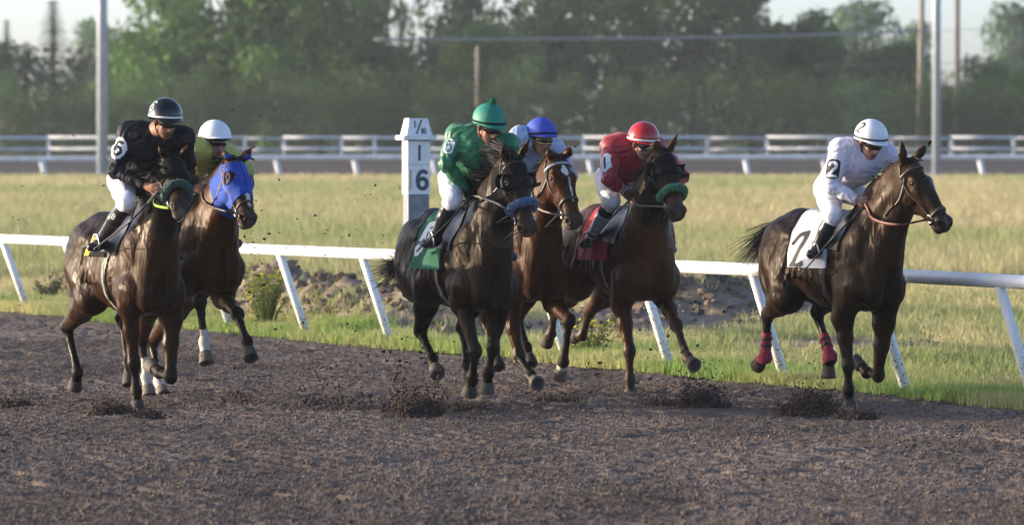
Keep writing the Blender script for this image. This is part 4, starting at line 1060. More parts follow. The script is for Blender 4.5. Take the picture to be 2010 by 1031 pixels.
def lock(mb, P, w, col, N=None):
    P = np.asarray(P); n = len(P); t = np.gradient(P, axis=0)
    N = np.array([.3, 1, .2]) if N is None else N
    b = np.cross(t, N); b /= np.linalg.norm(b, axis=1)[:, None] + 1e-9
    ww = (w * np.interp(np.linspace(0, 1, n), [0, .2, .7, 1], [.6, 1, .7, .08]))[:, None]
    nn = np.cross(b, t); nn /= np.linalg.norm(nn, axis=1)[:, None] + 1e-9
    V = np.stack([P - b * ww, P + nn * ww * .45, P + b * ww, P - nn * ww * .3], 1).reshape(-1, 3)
    Q = [(i * 4 + k, (i + 1) * 4 + k, (i + 1) * 4 + (k + 1) % 4, i * 4 + (k + 1) % 4) for i in range(n - 1) for k in range(4)]
    mb.add(V, Q, None, 0, col)
def mane(H):
    cfg = H.cfg; rs = np.random.default_rng(abs(hash(cfg['key'])) % 1000 if False else sum(map(ord, cfg['key']))); mb = MB(); col = np.array(cfg.get('mane', (.014, .011, .010)))
    side = cfg.get('maneside', -1); lift = cfg.get('manelift', .3); L0 = cfg.get('manelen', .13)
    e1, e2, e3 = H.e
    cr = np.concatenate([H.crest, [H.Hd(-.02, .01)]]); n = cfg.get('manen', 420)
    for i in range(n):
        u = rs.random() ** .9; s = curve(cr, 40)[min(int(u * 39), 38)] if False else H.crestc[min(int(u * 59), 58)] if hasattr(H, 'crestc') else None
        if s is None:
            H.crestc = curve(cr, 60); s = H.crestc[min(int(u * 59), 58)]
        j = min(int(u * 58), 57); tv = unit(H.crestc[j + 1] - H.crestc[j]); up = unit(np.array([-tv[2], 0, tv[0]])) if abs(tv[2]) < .98 else np.array([-1., 0, 0])
        p, nrm, _, _ = H.B.ray_cast(Vector(s + up * .35), Vector(-up), .5)
        if p is None: continue
        p = np.array(p) - up * .012 + np.array([0, rs.normal() * .018, 0])
        L = L0 * (.5 + .9 * rs.random()); d = unit(up * (lift + .25 * rs.random()) + np.array([-.55, side * .55, 0]) * (1 - .3 * lift) + rs.normal(size=3) * .22)
        m = p + d * L * .5; E = p + d * L + np.array([-.35, side * .1, -.45 + .6 * lift]) * L * .8 + rs.normal(size=3) * .012
        lock(mb, curve([p - d * .01, m, E], 7), .0060 + .0045 * rs.random(), col * (.6 + .9 * rs.random()), rs.normal(size=3))
    for i in range(22):              # forelock
        p = H.Hd(-.02 + .02 * rs.random(), .05, .03 * rs.normal()); p2, _ = near(H.B, p)
        d = unit(.55 * e1 + .35 * e2 + e3 * (rs.normal() * .5 + .3 * side)); L = .05 + .04 * rs.random()
        lock(mb, curve([p2, p2 + d * L * .5 + e2 * .02, p2 + d * L], 5), .008, col * (.6 + .8 * rs.random()), rs.normal(size=3))
    mb.build('mane', M_hair, H.root, True, 'tint')
def tail(H):
    cfg = H.cfg; rs = np.random.default_rng(4 + sum(map(ord, cfg['key']))); mb = MB(); col = np.array(cfg.get('mane', (.014, .011, .010)))
    dock = H.T(-1.0, 0, 1.36); p, _ = near(H.B, dock)
    pts = cfg.get('tail', [(-1.22, 0, 1.40), (-1.5, -.03, 1.22), (-1.72, -.05, .98)])
    main = curve([p + np.array([.06, 0, 0])] + [np.array(q, float) for q in pts], 12)
    mb.tube(main[:5], [.045, .04, .034, .026, .012], 8, c=col)
    spread = cfg.get('tailspread', .10) * .8
    for i in range(cfg.get('tailn', 380)):
        o = rs.normal(size=3) * spread; k0 = rs.integers(0, 5); k1 = rs.integers(8, 12)
        seg = main[k0:k1 + 1]; t = np.linspace(0, 1, len(seg))[:, None]; P = seg + o * t ** 1.3 + np.array([0, 0, -.10]) * t ** 2.5 * rs.random() + rs.normal(size=3) * .014 + np.sin(t * 5 + rs.random() * 6) * rs.normal(size=3) * .02 * t
        lock(mb, curve(P, 9), .0022 + .0020 * rs.random(), col * (.7 + 1.0 * rs.random()), rs.normal(size=3))
    mb.build('tail', M_hair, H.root, True, 'tint')

# ------------------------------------------------------------------ tack
def ring_on_head(H, x0, y0=None, x1=None, off=.004, n=40, a0=0., a1=360., cy=-.07):
    """points round the head; x0 along the nose at the front, x1 at the chin side"""
    e1, e2, e3 = H.e; P = []; N = []
    x1 = x0 if x1 is None else x1
    for a in np.linspace(a0, a1, n, endpoint=abs(a1 - a0) < 359.9):
        ca, sa = math.cos(R(a)), math.sin(R(a)); x = x0 + (x1 - x0) * (1 - ca) / 2
        c = H.Hd(x, cy); d = ca * e2 + sa * e3
        p, nn = hit(H.B, c + d * .35, -d, .5)
        if p is None: continue
        P.append(p + nn * off); N.append(nn)
    return np.array(P), np.array(N)
def on_head(H, pts, off=.005, n=14):
    """strap points (x,z side offset) given in head coordinates (x, y, z), pulled onto the skin"""
    P = []; N = []
    for p in curve([H.Hd(*q) for q in pts], n):
        q, nn = near(H.B, p); P.append(q + nn * off); N.append(nn)
    return np.array(P), np.array(N)
def bridle(H, m, blink=False, roll=None, nose=True, brow=True, browmat=None, rings=True, nosex=.36):
    root = H.root; e1, e2, e3 = H.e; hs = H.hs
    b = MB()
    P, N = ring_on_head(H, .045, x1=.20, off=.004, n=36); b.ribbon(P, N, .020, .005, close=True)
    for s in (-1, 1):
        P, N = on_head(H, [(-.005, -.01, .075 * s), (.08, -.06, .10 * s), (.22, -.085, .10 * s), (.36, -.085, .075 * s), (.455, -.088, .07 * s)]); b.ribbon(P, N, .017, .005)
    br = b.build('bridle', m, root)
    if brow:
        b = MB(); P, N = ring_on_head(H, .075, off=.007, n=22, a0=-88, a1=88); b.ribbon(P, N, .026, .006); H.brow = (P, N)
        b.build('browband', browmat or m, br)
    if nose and roll is None:
        b = MB(); P, N = ring_on_head(H, nosex, x1=nosex + .03, off=.005, n=36); b.ribbon(P, N, .024, .006, close=True); b.build('noseband', m, br)
    if roll is not None:
        P, N = ring_on_head(H, nosex, x1=nosex + .02, off=.024, n=60, a0=-118, a1=118)
        b = MB(); k = 14; n = len(P); t = np.gradient(P, axis=0); t /= np.linalg.norm(t, axis=1)[:, None]; bb = np.cross(t, N); V = []
        for i in range(n):
            e = min(i, n - 1 - i) / 6.; r0 = .031 * min(1, .55 + .45 * e)
            for q in range(k):
                w = 6.283 * q / k; r = r0 * (.8 + .42 * RNG.random()); V.append(P[i] + r * (math.cos(w) * N[i] + math.sin(w) * bb[i]))
        b.grid(np.array(V).reshape(n, k, 3)[:, list(range(k)) + [0]].reshape(-1, 3), n, k + 1)
        for i in range(1500):         # the pile of the sheepskin
            j = RNG.integers(1, n - 1); w = 6.283 * RNG.random(); d = math.cos(w) * N[j] + math.sin(w) * bb[j]; p = P[j] + t[j] * .012 * RNG.normal() + d * .028
            d2 = unit(d + RNG.normal(size=3) * .5); s_ = unit(np.cross(d2, RNG.normal(size=3))) * .004; b.add([p - s_, p + s_, p + d2 * .016], None, [(0, 1, 2)])
        b.build('shadow_roll', roll, br)
        b = MB(); P2, N2 = ring_on_head(H, nosex, x1=nosex + .02, off=.004, n=30); b.ribbon(P2, N2, .018, .004, close=True); b.build('noseband', m, br)
    H.bit = []
    for s in (-1, 1):
        P, N = on_head(H, [(.455, -.092, .075 * s)] * 2, n=2); c = P[0] + N[0] * .006; H.bit.append(c)
        b = MB(); u = e1; v = unit(np.cross(N[0], u)); b.tube([c + .033 * (math.cos(w) * u + math.sin(w) * v) for w in np.linspace(0, 6.2832, 22)], .0052, 6, cap=False)
        b.build('bit_ring', M_metal, br)
    P, N = ring_on_head(H, .44, x1=.50, off=.003, n=20, a0=95, a1=265); b = MB(); b.ribbon(P, N, .013, .004); b.build('chin_strap', m, br)
    if blink:
        for s in (-1, 1):
            b = MB(); c = H.Hd(.175, .0, .088 * s); rows = []       # half cup open to the front
            ax = unit(e3 * s * .9 + e2 * .15); fwd = unit(e2 - (e2 @ ax) * ax); up = np.cross(ax, fwd)
            for i, th_ in enumerate(np.linspace(0, 1, 7)):
                for j, ph in enumerate(np.linspace(50, 310, 19)):
                    rr = .062 * hs * (1 - .10 * th_); ht = .058 * hs * th_
                    base = c - fwd * .012 + rr * (math.cos(R(ph)) * fwd + math.sin(R(ph)) * up)
                    rows.append(base + ax * ht + fwd * ht * .25)
            V = np.array(rows); b.grid(V, 7, 19); 
            b.grid(V.reshape(7, 19, 3)[::-1].reshape(-1, 3) + ax * .0035 + fwd * .002, 7, 19)
            b.build('blinker', M_blackleather, br)
    return br
def hood(H, m, name='blinker_hood', x1=.30, eyeholes=.052, low=-.19, nose_cut=0.):
    q = H.q; inh = np.linalg.norm(H.V - H.Hd(.2, -.05), axis=1) < .40 * H.hs
    g = np.minimum(x1 + nose_cut * np.abs(q[:, 2]) - q[:, 0], q[:, 0] - .012); g = np.minimum(g, q[:, 1] - low + .25 * (q[:, 0] - .1))
    de = np.hypot(np.hypot((q[:, 0] - .18), (q[:, 1] - .0)), (np.abs(q[:, 2]) - .085) * .25) - eyeholes; g = np.minimum(g, de)
    e = np.minimum(np.linalg.norm(q - [-.012, .02, .052], axis=1), np.linalg.norm(q - [-.012, .02, -.052], axis=1)) - .062; g = np.minimum(g, e)
    g = np.where(inh, g, -1.)
    V, T = shell(H.V, H.Q, H.N, g, .004, .004)
    o = mk_mesh(name, V, T, m, H.root)
    if name == 'blue_hood':                  # stitched rims round the eye holes and a seam down the face
        for s in (-1, 1):
            P = []
            for w in np.linspace(0, 6.2832, 26, endpoint=False):
                p, n_ = near(H.B, H.Hd(.18 + .056 * math.cos(w), .056 * math.sin(w), .10 * s)); P.append(p + n_ * .008)
            b = MB(); b.tube(P + [P[0]], .0065, 6, cap=False); b.build('eye_rim', M_navyrim, o)
        P, N = on_head(H, [(.04, .10, 0), (.16, .10, 0), (.30, .08, 0)], .009, 12); b = MB(); b.ribbon(P, N, .010, .002); b.build('seam', M_navyrim, o)
    return o
def body_ring(H, x0, x1, w, off, m, name, a0=0, a1=360, n=60, cz=1.15, parent=None, th=.005, stripe=None):
    P = []; N = []
    for a in np.linspace(a0, a1, n, endpoint=abs(a1 - a0) < 359.9):
        ca, sa = math.cos(R(a)), math.sin(R(a)); x = x0 + (x1 - x0) * (1 - ca) / 2
        c = H.T(x, 0, cz); d = np.array([0, sa, ca]); p, nn = hit(H.B, c + d * .8, -d, 1.)
        if p is None: continue
        P.append(p + nn * off); N.append(nn)
    b = MB(); b.ribbon(P, N, w, th, close=abs(a1 - a0) > 359.9); o = b.build(name, m, parent or H.root)
    if stripe:
        b = MB(); b.ribbon(np.array(P) + np.array(N) * th, N, w * .35, .003, close=abs(a1 - a0) > 359.9); b.build('stripe', stripe, o)
    return o
def cloth_on_back(H, name, m, xr, xf, phi, off, nu=26, nv=60, slant=.0, skew=.12, flare=.0, f=None, parent=None, phi0=None):
    """cloth draped over the back: x from xr to xf, hanging phi degrees down each side"""
    G = []; 
    for v in np.linspace(-phi, phi, nv) if phi0 is None else np.linspace(phi0, phi, nv):
        row = []
        for u in np.linspace(0, 1, nu):
            a = abs(v) / 90.; x = xr + (xf - xr) * u + skew * a - slant * a * (1 - u); c = H.T(x, 0, 1.17); d = np.array([0, math.sin(R(v)), math.cos(R(v))])
            p, nn = hit(H.B, c + d * .9, -d, 1.2)
            if p is None: p = c + d * .3; nn = d
            rip = .006 * math.sin(u * 9 + v * .05) * a + flare * a * a
            row.append(p + d * (off + rip))
        G.append(row)
    G = np.array(G); n0, n1 = G.shape[:2]
    for _ in range(2): G[1:-1] = .5 * G[1:-1] + .25 * (G[:-2] + G[2:]); 
    b = MB(); V = G.reshape(-1, 3)
    if f is None: b.grid(V, n0, n1)
    else:
        k = np.array([[f(i / (n0 - 2), j / (n1 - 2)) for j in range(n1 - 1)] for i in range(n0 - 1)])
        i, j = np.meshgrid(np.arange(n0 - 1), np.arange(n1 - 1), indexing='ij'); Q = np.stack([i * n1 + j, (i + 1) * n1 + j, (i + 1) * n1 + j + 1, i * n1 + j + 1], -1)
        for s in np.unique(k): b.add(V, Q[k == s], None, int(s))
    # rim gives the cloth thickness
    ed = np.concatenate([G[0, :], G[1:, -1], G[-1, ::-1][1:], G[::-1, 0][1:]]); inn = ed.copy()
    cen = np.stack([ed[:, 0], ed[:, 1] * 0, ed[:, 2] * 0 + 1.17], 1); inn = ed - np.array([unit(q) for q in ed - cen]) * (off + .004)
    b.grid(np.concatenate([ed, inn]), 2, len(ed))
    return b.build(name, m, parent or H.root), G
def patch(B, c, nrm, up, w, h, f, name, mats, parent, off=.004, nu=44, nv=44, back=.25):
    """a sewn-on patch: grid of cells dropped onto a surface, cells sorted into colours by f(x,y)"""
    nrm = unit(nrm); up = unit(up - (up @ nrm) * nrm); u = np.cross(up, nrm)
    xs = np.linspace(-w / 2, w / 2, nu + 1); ys = np.linspace(-h / 2, h / 2, nv + 1); V = np.zeros((nu + 1, nv + 1, 3)); ok = np.ones((nu + 1, nv + 1), bool)
    for i, x in enumerate(xs):
        for j, y in enumerate(ys):
            o = c + u * x + up * y + nrm * back; p, nn = hit(B, o, -nrm, back + .22)
            if p is None: ok[i, j] = False
            else: V[i, j] = p + nrm * off
    X, Y = np.meshgrid((xs[1:] + xs[:-1]) / 2, (ys[1:] + ys[:-1]) / 2, indexing='ij'); s = f(X, Y)
    i, j = np.meshgrid(np.arange(nu), np.arange(nv), indexing='ij'); k = nv + 1
    Q = np.stack([i * k + j, (i + 1) * k + j, (i + 1) * k + j + 1, i * k + j + 1], -1); okq = ok.reshape(-1)[Q].all(-1)
    b = MB()
    for mi in np.unique(s):
        if mi >= 0: b.add(V.reshape(-1, 3), Q[(s == mi) & okq], None, int(mi))
    return b.build(name, mats, parent)
def reins(H, m, hands, sag=.05, name='reins', w=.018, extra=None, other=True):
    root = H.root
    for s, hnd in zip((-1, 1), hands):
        if hnd is None: continue
        a = H.bit[0 if s < 0 else 1]; mid = lerp(a, hnd, .5) + np.array([0, .02 * s, -sag])
        if extra is not None and s < 0: pts = [a] + [np.array(q) for q in extra] + [hnd]
        else: pts = [a, mid, hnd]
        P = curve(pts, 26); Pn = []; N = []
        for p in P:                     # keep the rein outside the neck
            q, nn = near(H.B, p); d = (p - q) @ nn
            if d < .008: p = q + nn * .008
            Pn.append(p); N.append(nn)
        b = MB(); b.ribbon(np.array(Pn), np.array(N), w, .007); o = b.build('rein', m, root)

# ------------------------------------------------------------------ the six horses, joints read off the photograph
def q4(a, l, u): return (a, l, u, 0)
CF = {}
CF['six'] = dict(key='six', frame=Frame(256, 46.3, 23), zoff=-.05, label='dark bay horse with dark green fluffy noseband, ridden by the rider in black',
    poll=(338, 316, .80), muzzle=(368, 414), headyaw=20, headlen=.70, tail=[(-1.25, .2, 1.25), (-1.5, .38, 1.1)], maneside=-1, manelift=.25, eartips=((305, 284), (369, 282)), snip=.9,
    coat=(.036, .018, .010), coat2=(.080, .036, .015), points=(.012, .009, .008), headcol=(.018, .013, .012), muzcol=(.040, .026, .020), mane=(.010, .008, .008),
    hoofcol=dict(LF=(.16, .14, .12)),
    legs=dict(RF=dict(E=(254, 604, -.17), K=(262, 714, -.14), F=(267, 768, -.12), H=(269, 806, -.115)),
              LF=dict(E=(336, 627, .17), K=(334, 740, .14), F=(312, 733, .12), H=(303, 722, .115)),
              RH=dict(K=(131, 642, -.16), F=(152, 731, -.13), H=(142, 772, -.12)),
              LH=dict(K=(238, 622, .14), F=(252, 715, .12), H=(252, 756, .11))))
CF['yellow'] = dict(key='yellow', frame=Frame(374, 47.4, 23), zoff=.05, pitch=4, label='bay horse wearing a bright blue hood with eye holes, ridden by the rider in yellow',
    poll=(458, 318, .86), muzzle=(503, 438), headyaw=36, headlen=.68, manelift=.05, manelen=.07, manen=150, tail=[(-1.25, .1, 1.25), (-1.5, .2, 1.1)], eartips=((428, 304), (488, 292)), snip=.4,
    coat=(.070, .032, .016), coat2=(.115, .050, .022), points=(.022, .014, .011), muzcol=(.05, .033, .027), mane=(.012, .010, .009),
    blaze=[(.26, .47, .020, .0)], socks=dict(RF=.10, RH=.16, LH=.16), hoofcol=dict(RF=(.20, .16, .12), LF=(.10, .085, .075), RH=(.25, .2, .16), LH=(.25, .2, .16)),
    legs=dict(RF=dict(E=q4(.46, -.19, .96), K=(392, 594, -.20), F=(401, 672, -.19), H=(404, 719, -.19)),
              LF=dict(E=(438, 586, .17), K=(466, 618, .16), F=(485, 670, .15), H=(490, 704, .14)),
              RH=dict(K=(278, 665, -.12), F=(287, 740, -.10), H=(290, 772, -.10)),
              LH=dict(K=(298, 672, .12), F=(311, 748, .10), H=(320, 783, .10))))
CF['five'] = dict(key='five', frame=Frame(908, 46.4, 21), zoff=-.02, label='almost black horse with fluffy blue noseband and flying mane, ridden by the rider in green',
    poll=(1006, 312, .92), muzzle=(1046, 464), headyaw=26, headlen=.68, eartips=((975, 296), (1028, 280)), manelen=.18, manelift=.65, maneside=-1, manen=800,
    coat=(.019, .013, .011), coat2=(.042, .024, .017), points=(.011, .009, .008), headcol=(.013, .011, .011), muzcol=(.045, .028, .021), snip=.5, mane=(.005, .0045, .0045),
    hoofcol=dict(RH=(.15, .125, .11), LF=(.12, .10, .09)), tail=[(-1.10, -.06, 1.22), (-1.26, -.14, 1.12), (-1.46, -.20, 1.10)], tailspread=.09,
    legs=dict(RF=dict(E=(906, 596, -.17), K=(933, 690, -.14), F=(927, 740, -.12), H=(919, 776, -.12)),
              LF=dict(E=(974, 622, .17), K=(968, 682, .14), F=(959, 732, .12), H=(956, 757, .12)),
              RH=dict(E=q4(-.26, -.19, .96), K=(825, 650, -.16), F=(849, 705, -.14), H=(859, 742, -.14)),
              LH=dict(E=q4(-.18, .19, .94), K=q4(-.38, .14, .64), F=q4(-.2, .12, .34), H=q4(-.15, .12, .22))))
CF['bay'] = dict(key='bay', frame=Frame(1010, 49.0, 21), zoff=-.02, label='reddish bay horse with white star, ridden by the rider in light blue',
    poll=(1092, 312, .90), muzzle=(1136, 442), headyaw=30, headlen=.66, eartips=((1064, 300), (1118, 292)), maneside=-1, manelen=.07, manelift=.1,
    coat=(.085, .032, .015), coat2=(.11, .043, .019), points=(.016, .011, .010), muzcol=(.055, .032, .025), mane=(.014, .010, .009), blaze=[(.09, .20, .027, .0), (.17, .42, .007, .006)], snip=.3,
    socks=dict(LF=-.035), hoofcol=dict(LF=(.2, .15, .11), RF=(.11, .09, .08)),
    legs=dict(RF=dict(E=(1001, 606, -.17), K=(1019, 700, -.14), F=(1041, 738, -.12), H=(1060, 764, -.11)),
              LF=dict(E=(1088, 597, .17), K=(1117, 630, .15), F=(1107, 711, .13), H=(1092, 752, .12)),
              RH=dict(E=q4(-.2, -.19, .94), K=q4(-.38, -.14, .62), F=q4(-.16, -.12, .36), H=q4(-.10, -.12, .22)),
              LH=dict(E=q4(-.14, .19, .94), K=q4(-.3, .14, .62), F=q4(-.02, .12, .38), H=q4(.05, .12, .25))))
CF['red'] = dict(key='red', frame=Frame(1229, 49.1, 21), zoff=-.02, label='brown horse with fluffy bright green noseband, ridden by the rider in red',
    poll=(1300, 300, .88), muzzle=(1336, 424), headyaw=27, headlen=.66, eartips=((1278, 280), (1319, 267)), manelen=.085, manelift=.2, manen=300, maneside=-1,
    coat=(.12, .060, .036), coat2=(.20, .10, .055), points=(.060, .038, .027), headcol=(.030, .020, .016), muzcol=(.05, .034, .028), mane=(.016, .012, .010), snip=.5,
    hoofcol=dict(LF=(.10, .08, .07)), tail=[(-1.20, .2, 1.32), (-1.45, .35, 1.18), (-1.6, .4, 1.05)],
    legs=dict(RF=dict(E=(1220, 598, -.17), K=(1236, 690, -.14), F=(1237, 745, -.12), H=(1237, 780, -.12)),
              LF=dict(E=(1304, 586, .17), K=(1328, 640, .16), F=(1350, 702, .14), H=(1363, 724, .13)),
              RH=dict(E=q4(-.62, -.21, .90), K=(1089, 612, -.22), F=(1082, 657, -.20), H=(1067, 676, -.18)),
              LH=dict(E=q4(-.62, .15, .90), K=(1157, 612, .10), F=(1143, 660, .10), H=(1129, 658, .09))))
CF['two'] = dict(key='two', frame=Frame(1652, 46.8, 27, 1.04), zoff=-.03, label='glossy dark horse with red bandages on its hind legs, ridden by rider in white',
    poll=(1782, 322, .90), muzzle=(1866, 444), headyaw=48, headlen=.66, eartips=((1757, 280), (1817, 280)), neckbow=(-.03, 0, .02), maneside=1, manelift=.12, manelen=.09,
    coat=(.018, .012, .010), coat2=(.060, .030, .013), points=(.011, .008, .007), headcol=(.045, .022, .012), muzcol=(.030, .02, .017), mane=(.008, .007, .007),
    tail=[(-1.10, -.03, 1.44), (-1.24, -.10, 1.30), (-1.40, -.16, 1.18)], tailspread=.095, tailn=230, hoofcol=dict(LF=(.10, .09, .085), RH=(.07, .05, .04)),
    legs=dict(RF=dict(E=(1655, 626, -.17), K=(1665, 718, -.14), F=(1667, 766, -.12), H=(1667, 802, -.115)),
              LF=dict(E=(1736, 636, .17), K=(1724, 737, .15), F=(1702, 733, .13), H=(1690, 717, .12)),
              RH=dict(E=(1546, 584, -.21), K=(1507, 618, -.16), F=(1503, 702, -.14), H=(1478, 722, -.13)),
              LH=dict(K=(1604, 612, .15), F=(1630, 701, .13), H=(1624, 742, .12))))
HS = {k: build_horse(c) for k, c in CF.items()}
#@@TACK

# ================================================================== RIDERS
M_skin = attr_mat('skin', 'tint', rough=.55, spec=.35, bump=.06, bscale=90)
M_white_cloth = mat('white_breeches', (.70, .70, .73), rough=.85, var=.06, scale=6, bump=.15, bscale=35)
M_boot = mat('boot_leather', (.018, .018, .022), rough=.28, var=.2, scale=9)
M_bootwhite = mat('boot_grey', (.30, .31, .32), rough=.4, var=.2, scale=9)
M_sole = mat('boot_sole', (.20, .17, .13), rough=.8, var=.2)
M_lens = mat('goggle_lens', (.012, .012, .014), rough=.06, var=.05, spec=.8)
M_sock = mat('black_sock', (.012, .012, .013), rough=.9, var=.2, scale=20)
M_ink = mat('number_black', (.012, .012, .014), rough=.7, var=.1)
M_num = mat('number_white', (.74, .74, .74), rough=.75, var=.05)
M_glove = mat('black_glove', (.014, .014, .015), rough=.6, var=.2)
M_stick = mat('whip_stick', (.020, .018, .018), rough=.5, var=.2)
M_handle = mat('whip_handle', (.30, .23, .17), rough=.7, var=.2, scale=20)
M_iron = mat('stirrup_iron', (.50, .48, .45), rough=.3, metal=1., var=.1)

def rider(H, cfg):
    fr = H.fr; J = {}
    S = dict(hip=(.02, 0, 1.80), shR=(.46, -.19, 2.08), shL=(.50, .19, 2.08), elR=(.40, -.33, 1.88), elL=(.46, .33, 1.88), haR=(.66, -.09, 1.73), haL=(.68, .08, 1.73),
             knR=(.44, -.25, 1.64), knL=(.44, .25, 1.64), anR=(.02, -.31, 1.34), anL=(.02, .31, 1.34), head=(.66, 0, 2.2))
    for k, v in S.items():
        if k in cfg:
            c = cfg[k]; J[k] = fr.P(c[0], c[1], c[2]) if len(c) == 3 else np.array(c[:3], float)
        else: J[k] = np.array(v, float) + np.array([0, 0, H.cfg.get('zoff', 0)]) + np.array(cfg.get('shift', (0, 0, 0)))
    root = thing('person', cfg['label'], 'jockey', tuple(fr.O), fr.rz, 'jockeys')
    # head axes: forward f, up u, left l
    yaw = R(cfg.get('yaw', 25)); pt = R(cfg.get('nod', -22)); roll = R(cfg.get('roll', 0))
    f = fr.vec((math.sin(yaw) * math.cos(pt), -math.cos(yaw) * math.cos(pt), math.sin(pt))); f = unit(f)
    u = unit(np.array([0, 0, 1.]) - f[2] * f); l = np.cross(u, f); u, l = unit(math.cos(roll) * u + math.sin(roll) * l), unit(math.cos(roll) * l - math.sin(roll) * u)
    hc = J['head']; Mh = basis(f, l, u)
    def hp(x, y, z): return hc + x * f + y * l + z * u
    def HE(c, r, k=.015, sub=False): return ell(hp(*c), np.array(r), Mh, k, sub)
    neck = lerp(J['shR'], J['shL'], .5) + np.array([.0, 0, .03])
    hip = J['hip']; chest = lerp(hip, lerp(J['shR'], J['shL'], .5), .74); back = lerp(hip, lerp(J['shR'], J['shL'], .5), .5) + np.array([-.03, 0, .045])
    shoulders = unit(J['shL'] - J['shR'])
    body = []
    # head and neck, one skin with trunk and limbs
    body += [HE((.0, 0, .035), (.098, .078, .105), .02), HE((.045, 0, -.045), (.062, .060, .085), .03), HE((.062, 0, -.105), (.034, .036, .028), .025), HE((.020, 0, -.075), (.060, .062, .045), .03)]
    body += [cone(hp(.098, 0, -.005), .011, hp(.118, 0, -.046), .015, .012), HE((.104, .012, -.050), (.012, .010, .009), .008), HE((.104, -.012, -.050), (.012, .010, .009), .008)]
    body += [HE((.094, 0, -.079), (.014, .025, .007), .008), HE((.091, 0, -.092), (.013, .021, .007), .008), HE((.100, 0, -.0855), (.012, .024, .0018), .004, True)]
    for s in (-1, 1):
        body += [HE((.088, .034 * s, .018), (.014, .026, .010), .012), HE((.072, .050 * s, -.030), (.020, .018, .018), .015), HE((.092, .032 * s, .000), (.012, .017, .009), .010, True), HE((.088, .032 * s, .000), (.011, .013, .009), .004)]
        body += [HE((-.005, .080 * s, -.012), (.022, .010, .034), .008)]
    body += [cone(hp(-.015, 0, -.06), .056, neck, .066, .04)]
    body += [cone(neck, .075, chest, .13, .06), cone(chest, .13, hip, .12, .06)]
    hands = {}
    for s, q in ((-1, 'R'), (1, 'L')):
        sh, el, ha, kn, an = J['sh' + q], J['el' + q], J['ha' + q], J['kn' + q], J['an' + q]
        hf = unit(ha - el); wr = ha - hf * .055
        body += [cone(lerp(chest, sh, .6), .075, sh, .060, .05), cone(sh, .055, el, .042, .04), cone(el, .042, lerp(el, wr, .3), .042, .03), cone(lerp(el, wr, .3), .042, wr, .027, .03)]
        # hand: palm, four fingers closed round the rein, thumb
        side = unit(np.cross(hf, [0, 0, 1])) * -s; up = unit(np.cross(side, hf)); up = up if up[2] > 0 else -up      # side: toward the thumb
        side = unit(.45 * side + .9 * up); pal = unit(np.cross(hf, side)); pal = pal if pal @ np.array([0, -s, 0]) > 0 else -pal     # palm faces inward
        Mp = basis(hf, side, pal); body += [ell(wr + hf * .045, (.048, .040, .021), Mp, .02), cone(wr - hf * .01, .026, wr + hf * .03, .028, .02)]
        for k, (o, L) in enumerate(((.030, .92), (.010, 1.), (-.010, .95), (-.029, .80))):
            p0 = wr + hf * .078 + side * o; p1 = p0 + (hf * .026 + pal * .014) * L; p2 = p1 + (pal * .027 - hf * .006) * L; p3 = p2 - (hf * .022 - pal * .002) * L
            body += [cone(p0, .0115, p1, .0110, .006), cone(p1, .0110, p2, .0100, .003), cone(p2, .0100, p3, .0090, .003)]
        t0 = wr + hf * .025 + side * .030; t1 = t0 + hf * .030 + side * .016 + pal * .018; t2 = t1 + hf * .028 + pal * .012 - side * .006
        body += [cone(t0, .015, t1, .013, .012), cone(t1, .0125, t2, .0105, .004)]
        hands[q] = (wr + hf * .085 + pal * .022, hf, side, pal, wr)
        hj = hip + np.array([0, .10 * s, -.02]); sv = unit(an - kn)
        body += [cone(hj, .095, lerp(hj, kn, .5), .075, .04), cone(lerp(hj, kn, .5), .075, kn, .055, .04), cone(kn, .052, lerp(kn, an, .35), .052, .03), cone(lerp(kn, an, .35), .052, an, .034, .03)]
        toe = an + np.array(cfg.get('toe' + q, (.13, .06 * s, -.075))); body += [cone(an + np.array([-.01, 0, -.035]), .033, toe, .026, .03)]
        J['to' + q] = toe; J['hj' + q] = hj
    V, Q = skin(body, .0085); V = V.astype(float)
    t = (V - hc) @ np.array([f, l, u]).T; inhead = np.linalg.norm(V - hp(0, 0, -.02), axis=1) < .16
    base = np.array(cfg.get('skin', (.36, .19, .13))); C = np.tile(base, (len(V), 1)) * (.85 + .3 * fbm3(V * 35, 2)[:, None])
    lip = inhead & (np.abs(t[:, 2] + .0855) < .013) & (np.abs(t[:, 1]) < .025) & (t[:, 0] > .088); C[lip] = base * np.array([.75, .5, .52])
    chk = (inhead * np.clip(1 - np.linalg.norm(t * [0.4, 1, 1] - [0.03, 0, 0], axis=1) * 0 - np.hypot(np.abs(t[:, 1]) - .045, t[:, 2] + .035) / .04, 0, 1))[:, None]; C = C * (1 - .25 * chk) + base * np.array([1.1, .75, .7]) * .25 * chk
    if cfg.get('stubble'):
        w = (inhead & (t[:, 2] < -.06) & (t[:, 0] > -.02))[:, None]; C = np.where(w, C * np.array([.62, .62, .66]), C)
    if cfg.get('gloves'):
        for q in 'RL':
            w = np.linalg.norm(V - hands[q][0], axis=1) < .14; C[w] = (.014, .014, .015)
    mk_mesh('body', V, Q, M_skin, root, True, C)
    for s in (-1, 1):
        bm_ = bmesh.new(); bmesh.ops.create_uvsphere(bm_, u_segments=10, v_segments=8, radius=.0125); Ve = np.array([v.co[:] for v in bm_.verts]) + hp(.084, .032 * s, 0); F3 = [[v.index for v in p.verts] for p in bm_.faces if len(p.verts) == 3]; F4 = [[v.index for v in p.verts] for p in bm_.faces if len(p.verts) == 4]; bm_.free()
        mk_mesh('eye', Ve, [np.array(F4), np.array(F3)], M_eye, root)
    # silks
    ks = 1.0; sw = []; sp = cfg.get('sleeve', .86)
